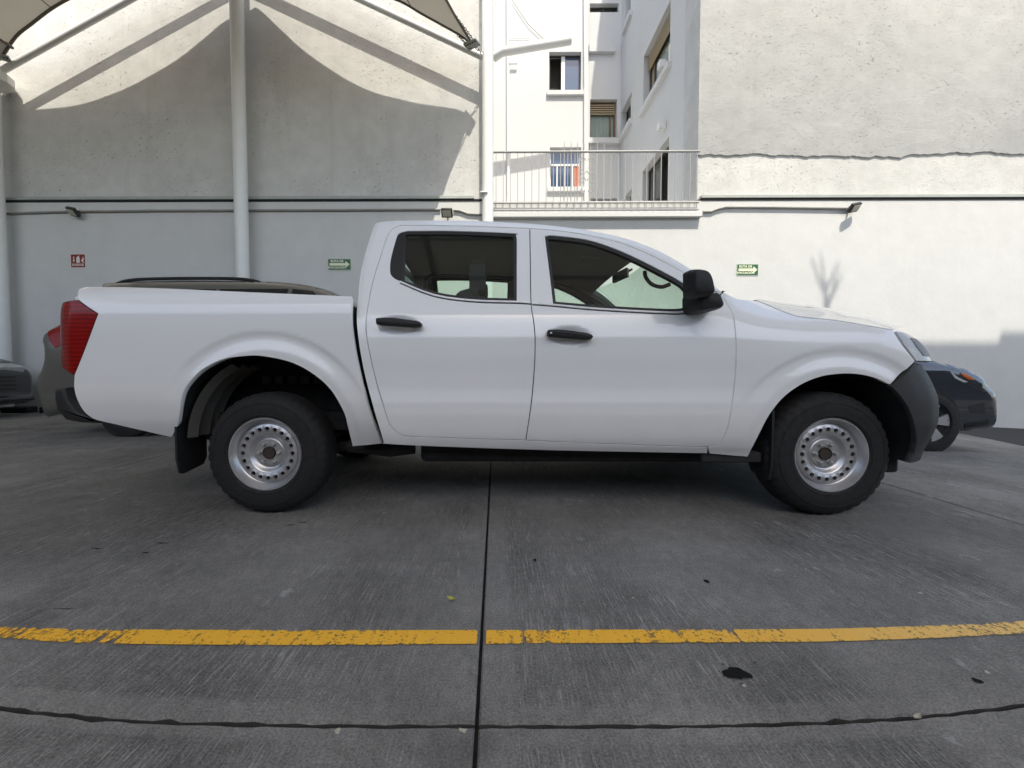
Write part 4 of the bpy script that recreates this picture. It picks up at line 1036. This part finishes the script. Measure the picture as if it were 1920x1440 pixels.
# underbody
for y0 in (YS+.33, 2*YC-YS-.43):
    MB().box((-2.1, y0, .45), (2.1, y0+.10, .56)).build('chassis_rail', M['under'], truck)
MB().box((-.75, YS+.18, .40), (1.5, 2*YC-YS-.18, .46)).build('floor_pan', M['under'], truck)
MB().box((-.45, YS+.20, .275), (1.25, YS+.34, .40)).build('fuel_tank', M['under'], truck, bevel=.03)
MB().tube([(-.9, YS+.28, .36), (-.65, YS+.28, .33), (-.5, YS+.28, .35)], .04, 8).build('spring_hanger', M['under'], truck)
MB().box((1.16, YS+.09, .30), (1.50, YS+.16, .36)).build('jacking_bracket', M['under'], truck, bevel=.01)
for (cx, cz) in ((rcx, rcz), (fcx, fcz)):
    D_ = D_bed if cx == rcx else D_front
    A_ = conv(crom(arch_r if cx == rcx else arch_f, 4), D_)
    if cx == fcx: A_ = [(x, z) for x, z in ba[::-1]]+A_
    E_ = [(cx+(x-cx)*1.012, cz+(z-cz)*1.012) for x, z in A_]
    r0_ = [(x, YS-(D_(x, z) if x < 2.2 else D_bump(x, z))+.022, z) for x, z in E_]
    rw_ = [r0_]+[[(cx+(x-cx)*k_, YS+yy_, cz+(z-cz)*k_) for x, z in E_] for yy_, k_ in ((.14, 1.03), (.50, 1.03), (.52, .6), (.52, .02))]
    near.append(MB().grid(rw_).build('wheel_housing', M['under'], truck))
MB().tube([(rcx, YS+.2, .34), (rcx, 2*YC-YS-.2, .34)], .05, 12).build('rear_axle', M['under'], truck)
MB().tube([(rcx-.62, YS+.38, .42), (rcx-.3, YS+.38, .34), (rcx, YS+.38, .30), (rcx+.3, YS+.38, .34), (rcx+.62, YS+.38, .42)], .03, 6).build('leaf_spring', M['under'], truck)
MB().tube([(fcx, YS+.2, .34), (fcx, 2*YC-YS-.2, .34)], .045, 12).build('front_axle', M['under'], truck)
# dusty liner and small parts inside the rear arch
rows = []
for i in range(9):
    a = R(118+i*7.5); rows.append([(rcx+(.50-.03*(k % 2))*math.cos(a), YS+.10+.05*k, rcz+(.50-.03*(k % 2))*math.sin(a)) for k in range(6)])
MB().grid(rows).build('wheel_liner', M['liner'], truck)
p = aty(540, 705, YS+.5)
for k in range(5):
    q = aty(500+k*24, 712, YS+.48); MB().box((q.x-.025, q.y-.01, q.z-.025), (q.x+.025, q.y+.02, q.z+.022)).build('underbody_bracket', simple('grey_bracket', .09, .7) if k == 0 else bpy.data.materials['grey_bracket'], truck)
MB().box((rcx-.05, YS+.50, .86), (rcx+.5, YS+.53, .88)).build('bed_crossmember', M['liner'], truck)
# mud flaps
for (x, z0, z1, y1) in ((-1.80, .23, .66, YS+.30), (1.53, .20, .60, YS+.27)):
    L = []
    mb = MB(); pts = [(YS+.055, z1), (YS+.055, z0+.09), (YS+.075, z0+.01), (YS+.10, z0), (y1-.03, z0+.02), (y1, z0+.06), (y1, z1)]
    n = len(pts); mb.add([(x, y, z) for y, z in pts]+[(x+.012, y, z) for y, z in pts], [tuple(range(n)), tuple(range(n, 2*n))[::-1]]+[(i, i+n, (i+1) % n+n, (i+1) % n) for i in range(n)])
    near.append(mb.build('mud_flap', M['rubber'], truck))
# door handles and mirror
def handle(pts, D, c):
    L = [xz(px, py, YS-.01) for px, py in crom(pts+[pts[0]], 4)[:-1]]
    return MB().puff(L, YS-.045, YS+.005, .014, 4).build('door_handle', M['plastic'], truck, angle=60)
near.append(handle([(707, 600), (710, 597), (735, 596.5), (765, 600), (785, 603), (791, 608), (787, 613.5), (770, 614), (735, 611.5), (712, 610), (707.5, 607)], D_cab, HA))
near.append(handle([(1026, 622), (1029, 619), (1050, 618.5), (1080, 622), (1103, 626), (1110, 631), (1106, 636.5), (1090, 637), (1055, 634), (1031, 632), (1026.5, 629)], D_cab, HB))
o = MB().box((HB[0]-.108, YS-.0475, HB[1]+.008), (HB[0]-.098, YS-.0455, HB[1]+.016)).build('lock_button', M['chrome'], truck)
mir = crom([(1285, 512), (1291, 507.5), (1306, 507.5), (1318, 512), (1325, 523), (1330, 543), (1330, 556), (1310, 560), (1291, 558), (1286, 540), (1285, 512)], 4)[:-1]
mh = MB().dome([xz(px, py, 2.17) for px, py in mir], 2.09, 2.20, .35, 6, .09).build('door_mirror', M['plastic'], truck, angle=60); near.append(mh)
mf = crom([(1290, 556), (1310, 556), (1330, 552), (1340, 566), (1342.5, 577), (1336, 583), (1316, 586), (1297, 587.5), (1291, 578), (1290, 556)], 4)[:-1]
near.append(MB().dome([xz(px, py, 2.28) for px, py in mf], 2.17, 2.35, .35, 6, .09).build('mirror_foot', M['plastic'], truck, angle=60))
# fuel of the cabin: seats, dash, mirror, grab handle
def seat(y):
    s = MB().box((-.10, y-.25, .62), (.50, y+.25, .78)); s.obox((-.10, y, 1.0), (.07, 0, .02), (0, .24, 0), (-.09, 0, .32)); s.build('seat', M['seat'], truck, bevel=.04)
    hx = aty(920, 532, y).x
    L = [(-.13, 0), (-.10, -.02), (.10, -.02), (.13, 0), (.125, .16), (.09, .19), (-.09, .19), (-.125, .16)]
    mb = MB(); z0 = 1.33; n = len(L)
    mb.add([(-.17, y+a, z0+b) for a, b in L]+[(-.07, y+a, z0+b) for a, b in L], [tuple(range(n)), tuple(range(n, 2*n))[::-1]]+[(i, i+n, (i+1) % n+n, (i+1) % n) for i in range(n)])
    mb.tube([(-.12, y-.06, 1.2), (-.12, y-.06, 1.36)], .008, 6).tube([(-.12, y+.06, 1.2), (-.12, y+.06, 1.36)], .008, 6)
    mb.build('headrest', M['seat'], truck, bevel=.02)
seat(YC-.38); seat(YC+.38)
MB().box((-.78, YC-.65, .6), (-.45, YC+.65, .76)).obox((-.72, YC, .98), (.06, 0, .02), (0, .64, 0), (-.05, 0, .28)).build('rear_bench', M['seat'], truck, bevel=.04)
MB().box((.98, YC-.70, .85), (1.45, YC+.70, 1.15)).build('dashboard', M['seat'], truck, bevel=.05)
wc = Vector((.72, YC+.38, 1.04)); ax1 = Vector((0, 1, 0)); ax2 = Vector((-.35, 0, .94)).normalized()
MB().tube([wc+(ax1*math.cos(a)+ax2*math.sin(a))*.185 for a in [2*math.pi*k/28 for k in range(28)]], .016, 8, closed=True).tube([wc, wc+Vector((.28, 0, -.10))], .03, 8).obox(wc, (.02, 0, .0), (0, .17, 0), ax2*.03).build('steering_wheel', M['plastic'], truck)
pm = aty(1163, 517, YC)
MB().obox(pm, (.014, .02, 0), (-.02, .12, 0), (0, 0, .032)).tube([pm, pm+Vector((.09, 0, .05))], .01, 6).build('rear_view_mirror', M['plastic'], truck, bevel=.01)
gh = [aty(px, py, YS+.24) for px, py in crom([(1209, 508), (1211, 520), (1222, 533), (1240, 538), (1256, 533)], 4)]
MB().tube([tuple(q) for q in gh], .012, 8).build('grab_handle', M['plastic'], truck)
q = aty(1105, 488, YC-.2); MB().box((q.x-.07, q.y-.05, q.z), (q.x+.07, q.y+.05, q.z+.03)).build('dome_lamp', M['pillar_trim'], truck, bevel=.01)

# wheels
def make_wheel(x, yface, r=.345, label=None):
    c = (x, yface, r); m = MB(); n = 120
    prof = [(.205, .004), (.212, -.004), (.222, -.008), (.224, -.011), (.228, -.009), (.245, -.011), (.270, -.011), (.286, -.008), (.288, -.0105), (.292, -.0095), (.294, -.006), (.312, .000), (r-.018, .012), (r-.006, .028), (r-.001, .045), (r, .07), (r, .10), (r, .135), (r-.001, .16), (r-.006, .178), (r-.03, .195), (.26, .205), (.20, .195)]
    mp = len(prof); vs = []; fs = []
    for i in range(n):
        a = 2*math.pi*i/n
        for k, (q, y) in enumerate(prof):
            if k in (12, 13, 14) and i % 3 == 0: q -= .0075
            if k in (15, 17) and i % 3 == 1: q -= .006
            vs.append((c[0]+q*math.cos(a), c[1]+y, c[2]+q*math.sin(a)))
    for i in range(n):
        j = (i+1) % n
        for k in range(mp-1): fs.append((i*mp+k, j*mp+k, j*mp+k+1, i*mp+k+1))
    w = empty('wheel', (0, 0, 0), None, None); w.parent = truck; w.location = Vector(c)-truck.location
    m.add(vs, fs).build('tyre', M['tyre'], w, angle=28)
    rim = MB()
    rim.lathe([(.207, .012), (.209, .000), (.205, -.006), (.199, -.005), (.195, .004), (.190, .016), (.187, .020), (.182, .030), (.176, .037), (.172, .039), (.168, .034)], c, 80)
    ro, ri, hr, nh = .168, .117, .0118, 20
    zd = lambda q: .034-.016*math.sin(math.pi*min(1, max(0, (q-ri)/(ro-ri)))*.5+math.pi*.25)*1.0+.009
    for s in range(nh):
        a0 = 2*math.pi*s/nh; da = math.pi/nh; out = []; inn = []; q4 = 5
        rc = .142
        bnd = [(ri+(ro-ri)*t/q4, -da) for t in range(q4)]+[(ro, -da+2*da*t/q4) for t in range(q4)]+[(ro-(ro-ri)*t/q4, da) for t in range(q4)]+[(ri, da-2*da*t/q4) for t in range(q4)]
        for (q, a) in bnd: out.append((c[0]+q*math.cos(a0+a), c[1]+zd(q), c[2]+q*math.sin(a0+a)))
        for (q, a) in bnd:
            dx = (q-rc); dy = rc*a; l = math.hypot(dx, dy); qx = rc+dx/l*hr*1.0; qa = dy/l*hr/rc
            inn.append((c[0]+qx*math.cos(a0+qa), c[1]+zd(qx)-.0015, c[2]+qx*math.sin(a0+qa)))
        deep = [(p[0], p[1]+.02, p[2]) for p in inn]; k = len(out)
        rim.add(out+inn+deep, [(i, (i+1) % k, k+(i+1) % k, k+i) for i in range(k)]+[(k+i, k+(i+1) % k, 2*k+(i+1) % k, 2*k+i) for i in range(k)])
    rim.lathe([(.117, zd(.117)), (.113, .032), (.105, .039), (.093, .051), (.084, .056), (.080, .055), (.076, .049), (.040, .047)], c, 80)
    rim.build('rim', M['rim'], w, angle=50, fix=False)
    MB().lathe([(.076, .0485), (.0, .0485)], c, 40).build('hub_plate', M['hub'], w)
    MB().lathe([(.036, .049), (.035, .037), (.033, .035), (.031, .041), (.0, .041)], c, 32).build('hub_cap', M['rust'], w)
    MB().lathe([(.19, .075), (.0, .085)], c, 40).build('brake_backing', M['under'], w)
    first = None
    for k in range(6):
        a = 2*math.pi*k/6+.0; q = (c[0]+.057*math.cos(a), c[1], c[2]+.057*math.sin(a))
        if first is None:
            first = MB().lathe([(.0125, .049), (.0115, .034), (.008, .028), (.0, .026)], q, 12).build('lug_nut', M['hub'], w); q0 = q
        else: copy_part(first, w, dloc=(q[0]-q0[0], 0, q[2]-q0[2]))
    return w
wxr = aty(497, 852, YS+.075).x; wxf = aty(1557, 857, YS+.065).x
wr = make_wheel(wxr, YS+.075, .348); wf = make_wheel(wxf, YS+.06, .35)
for w in (wr, wf):
    c = w.copy(); COL.objects.link(c); c.parent = truck; c.location = (w.location.x, -w.location.y, w.location.z); c.scale = (1, -1, 1)
    for ch in list(w.children): copy_part(ch, c)
    for k in ('label', 'category'):
        for q in (w, c):
            if k in q: del q[k]
for o in near: copy_part(o, truck, scale=(1, -1, 1))

# ================================================================== other cars
def car(name, base, label, cat, outline, yn, width, body, wheels, wr_, zsill, tum=1.0, roof_mat=None):
    """side outline in (x, z); rounded edges, sides drawn in above the belt line, skin carried across the width"""
    yc = yn+width/2; root = empty(name, (base[0], yc, base[1]), label, cat)
    ol = outline; op = [(np.array(p)) for p in ol]
    A = np.array(ol); Bn = np.roll(A, -1, 0)
    def dist(x, z):
        P = np.array([x, z]); d = Bn-A; t = np.clip(((P-A)*d).sum(1)/np.maximum(1e-9, (d*d).sum(1)), 0, 1); return float(np.sqrt((((A+d*t[:, None])-P)**2).sum(1).min()))
    belt = base[1]+1.0*tum
    def D(x, z):
        d = dist(x, z); r = .11; e = r-math.sqrt(max(0, r*r-(r-d)**2)) if d < r else 0
        b = -.40*max(0, z-belt)-.10*max(0, z-belt+.25)**2-.25*max(0, base[1]+.5-z)**2
        return b-e*.8
    holes = []
    arches = []
    for wx in wheels:
        ra = wr_+.055; zc_ = base[1]+wr_
        arches.append((wx, zc_, ra))
    # cut the arches out of the lower edge
    def cut(L):
        out = []
        for p in L:
            if any(math.hypot(p[0]-a, p[1]-b) < r for a, b, r in arches): continue
            out.append(p)
        return out
    low = []
    L = list(ol)
    side = panel('body_side', [L], D, yn, body, root, .05, .02)
    copy_part(side, root, scale=(1, -1, 1))
    edge = [(x, yn-D(x, z), z) for x, z in L]+[(L[0][0], yn-D(*L[0]), L[0][1])]
    rows = []
    for j in range(9):
        v = j/8; e = 1-(2*v-1)**2; rows.append([(x+(0.06*e if x > max(q[0] for q in L)-.6 else (-.04*e if x < min(q[0] for q in L)+.4 else 0)), y+2*(yc-y)*v, z+(.03*e if z > base[1]+.6 else 0)) for x, y, z in edge])
    MB().grid(rows).build('body_shell', body, root, angle=50)
    for (a, b, r) in arches:
        mb = MB(); mb.lathe([(r, .004), (r-.01, -.003), (0, -.003)], (a, yn, b), 36); o = mb.build('wheel_arch', M['under'], root)
    return root, D, yc
def car_wheel(root, x, z, yn, r, spokes=5, rimmat=None):
    w = empty('wheel', (0, 0, 0), None, None)
    for k in ('label', 'category'):
        if k in w: del w[k]
    w.parent = root; w.location = Vector((x, yn, z))-root.location
    MB().lathe([(r*.66, .012), (r*.70, -.014), (r*.88, -.016), (r*.97, -.004), (r, .03), (r, .2), (r*.7, .22)], (x, yn, z), 48).build('tyre', M['tyre'], w, angle=30)
    MB().lathe([(r*.67, .0), (r*.64, .01), (r*.60, .03), (0, .035)], (x, yn, z), 40).build('rim', M['under'], w)
    mb = MB()
    for k in range(spokes):
        for s in (-.17, .17):
            a = 2*math.pi*k/spokes+s+.1; d = Vector((math.cos(a), 0, math.sin(a))); t = Vector((-d.z, 0, d.x))
            c0 = Vector((x, yn, z)); p = [c0+d*.05-t*.014, c0+d*.05+t*.014, c0+d*r*.66+t*.042, c0+d*r*.66-t*.024]
            mb.add([q+Vector((0, .004, 0)) for q in p]+[q+Vector((0, .03, 0)) for q in p], [(0, 1, 2, 3), (7, 6, 5, 4), (0, 4, 5, 1), (1, 5, 6, 2), (2, 6, 7, 3), (3, 7, 4, 0)])
    mb.lathe([(.06, .0), (.05, -.006), (0, -.006)], (x, yn, z), 20).build('spokes', rimmat or M['rim'], w)

# --- SUV behind the bed
sy = 5.15; SR = lambda px, py, Y=5.32: xz(px, py, Y)
suv_paint = paint_mat('grey_beige_paint', (.13, .122, .105), .3, .2)
top = crom([SR(215, 535, 5.86), SR(275, 531, 5.86), SR(350, 529, 5.86), SR(450, 529.5, 5.86), SR(520, 532, 5.86), SR(575, 537.5, 5.86), SR(627, 551, 5.86), SR(690, 585, 5.86)], 4)
rearc = crom([SR(100, 780), SR(93, 750), SR(87, 728), SR(89, 708), SR(100, 682), SR(100, 655), SR(90, 640), SR(90, 622), SR(118, 602), SR(150, 570), SR(215, 535, 5.86)], 4)
nose = [(-1.9, 1.22), (-1.35, 1.15), (-1.0, 1.0), (-.92, .75), (-.95, .35), (-1.2, .28)]
suvL = rearc[:-1]+top+nose+[(-5.3, .28)]
suv, Ds, syc = car('parked_suv', (-3.4, 0), 'grey-beige SUV with black roof rails parked behind the pickup bed', 'SUV', suvL, sy, 1.9, suv_paint, [-4.45, -1.7], .36, .3, 1.08)
for wx in (-4.45, -1.7): car_wheel(suv, wx, .36, sy-.04, .36)
sw1 = [SR(250, 549, 5.45), SR(330, 543, 5.45), SR(470, 541, 5.45), SR(560, 545, 5.45), SR(600, 556, 5.45), SR(650, 590, 5.3), SR(600, 615, 5.2), SR(230, 615, 5.2), SR(215, 600, 5.2)]
dk = simple('dark_car_glass', (.012, .013, .014), .06, spec=.8)
for (k0, lo, hi) in ((0, 0, .38), (1, .40, .72), (2, .74, 1.0)):
    x0 = SR(222, 600, 5.3)[0]; x1 = SR(640, 600, 5.3)[0]; a, b = x0+(x1-x0)*lo, x0+(x1-x0)*hi
    zt1 = SR(350, 539, 5.45)[1]; zb1 = SR(400, 612, 5.2)[1]
    L = [(a, zb1), (b, zb1), (b if k0 < 2 else b-.45, zt1 if k0 < 2 else zt1-.03), (a if k0 else a+.2, zt1 if k0 else zt1-.01)]
    o = panel('side_window', [L], Ds, sy, dk, suv, .08, .01, .004)
r0, r1 = SR(213, 534, 5.55), SR(490, 528, 5.55)
rl_pts = [(-4.9, sy+.38, SR(216, 533, 5.52)[1])]
rail = [aty(px, py, sy+.56) for px, py in crom([(216, 533.5), (235, 527), (270, 523.5), (350, 522), (435, 522.5), (470, 525.5), (487, 529.5)], 4)]
MB().tube([tuple(p) for p in rail], .022, 8).build('roof_rail', M['plastic'], suv)
MB().tube([(p.x, 2*syc-p.y, p.z) for p in rail], .022, 8).build('roof_rail', M['plastic'], suv)
tl = conv([(91, 622), (118, 606), (135, 610), (135, 640), (104, 652), (93, 640)], Ds, sy)
panel('tail_lamp', [tl], Ds, sy, M['red'], suv, .05, .03, .006)
MB().puff([SR(88, 735, 5.25), SR(94, 722, 5.25), SR(150, 735, 5.25), SR(150, 780, 5.25), SR(108, 762, 5.25), SR(93, 752, 5.25)], sy+.02, sy+1.85, .03, 3).build('lower_bumper', M['plastic'], suv)
# --- blue sedan by the right wall
by_ = 4.78; bz = gz(4.8)-.005; BR = lambda px, py, Y=4.9: xz(px, py, Y)
blue = paint_mat('dark_blue_paint', (.042, .047, .060), .22, .5)
nose_b = crom([BR(1690, 664), BR(1732, 672), BR(1765, 680), BR(1800, 691), BR(1830, 706), BR(1840, 722), BR(1853, 735), BR(1856, 760), BR(1857, 790), BR(1848, 804)], 4)
bx = lambda x, z: (x, bz+z)
sedL = nose_b+[BR(1806, 807), bx(4.2, .20), bx(1.3, .22), bx(1.0, .35), bx(.95, .75), bx(1.05, 1.0), bx(1.5, 1.10), bx(2.0, 1.40), bx(2.7, 1.45), bx(3.3, 1.40), bx(4.0, 1.02)]
sed, Db, byc = car('blue_sedan', (3.1, bz), 'dark blue sedan nosing out behind the front of the pickup', 'car', sedL, by_, 1.75, blue, [aty(1738, 789, by_).x, 2.15], .325, .2, .92)
for wx in (aty(1738, 789, by_).x, 2.15): car_wheel(sed, wx, bz+.325, by_-.04, .325)
hlb = conv([(1800, 699), (1812, 702), (1821, 707), (1825, 713), (1816, 712), (1806, 706)], Db, by_)
panel('headlamp', [hlb], Db, by_, M['amber'], sed, .03, .02, .006)
hlc = conv([(1780, 695), (1796, 708), (1814, 716), (1806, 717), (1790, 709)], Db, by_)
panel('headlamp_lens', [hlc], Db, by_, M['clear'], sed, .03, .02, .007)
panel('bumper_seam', [conv([(1806, 716), (1850, 738), (1850, 740), (1806, 718)], Db, by_)], Db, by_, M['rubber'], sed, .04, .006, .003)
panel('fog_recess', [conv([(1815, 762), (1846, 754), (1846, 776), (1820, 774)], Db, by_)], Db, by_, M['plastic'], sed, .04, .01, .003)
panel('lower_lip', [conv([(1808, 794), (1853, 786), (1852, 796), (1808, 803)], Db, by_)], Db, by_, M['plastic'], sed, .04, .01, .004)
panel('door_mirror_base', [[bx(3.55, 1.0), bx(3.75, .98), bx(3.72, 1.08), bx(3.58, 1.1)]], Db, by_, M['plastic'], sed, .05, .01, .05)
panel('side_window', [[bx(1.75, 1.02), bx(2.1, 1.33), bx(2.75, 1.38), bx(3.25, 1.33), bx(3.7, 1.04)]], Db, by_, dk, sed, .1, .01, .004)
# --- dark car at the left edge
dy = 6.0; DR = lambda px, py, Y=6.1: xz(px, py, Y)
dark = paint_mat('black_car_paint', (.022, .023, .022), .3, .2)
nx = aty(36, 720, 7.35).x
DN = lambda dx, py: (nx+dx, aty(36, py, 7.35).z)
dl = crom([DN(-1.1, 655), DN(-.62, 668), DN(-.28, 680), DN(-.04, 697), DN(.0, 716), DN(-.01, 738), DN(.06, 744), DN(.06, 750), DN(-.1, 757)], 4)
x9 = dl[0][0]
darkL = dl+[(x9-.5, .22), (x9-4.0, .22), (x9-4.2, .5), (x9-4.1, .95), (x9-3.3, 1.05), (x9-2.8, 1.40), (x9-1.8, 1.42), (x9-.5, 1.02)]
dc, Dd, dyc = car('dark_hatchback', (-9, 0), 'dark car whose nose shows at the left edge', 'car', darkL, dy, 1.62, dark, [nx-.85, nx-3.4], .31, .2, .95)
for wx in (nx-.85, nx-3.4): car_wheel(dc, wx, .31, dy-.04, .31)
q1 = aty(16, 690, 7.2)
MB().obox((nx-.10, 7.25, q1.z), (.10, 0, -.03), (0, .20, 0), (.02, 0, .055)).build('headlamp', M['clear'], dc, bevel=.02)
MB().obox((nx-.10, 6.35, q1.z), (.10, 0, -.03), (0, .20, 0), (.02, 0, .055)).build('headlamp', M['clear'], dc, bevel=.02)
for k in range(4): MB().box((nx-.02, 6.35, q1.z-.16-.07*k), (nx+.065, 7.25, q1.z-.13-.07*k)).build('grille_slat', M['plastic_grey'], dc, bevel=.006)
for o_ in (wall, sw, bld): o_['kind'] = 'thing'
for o_ in (rear,): o_['kind'] = 'thing'
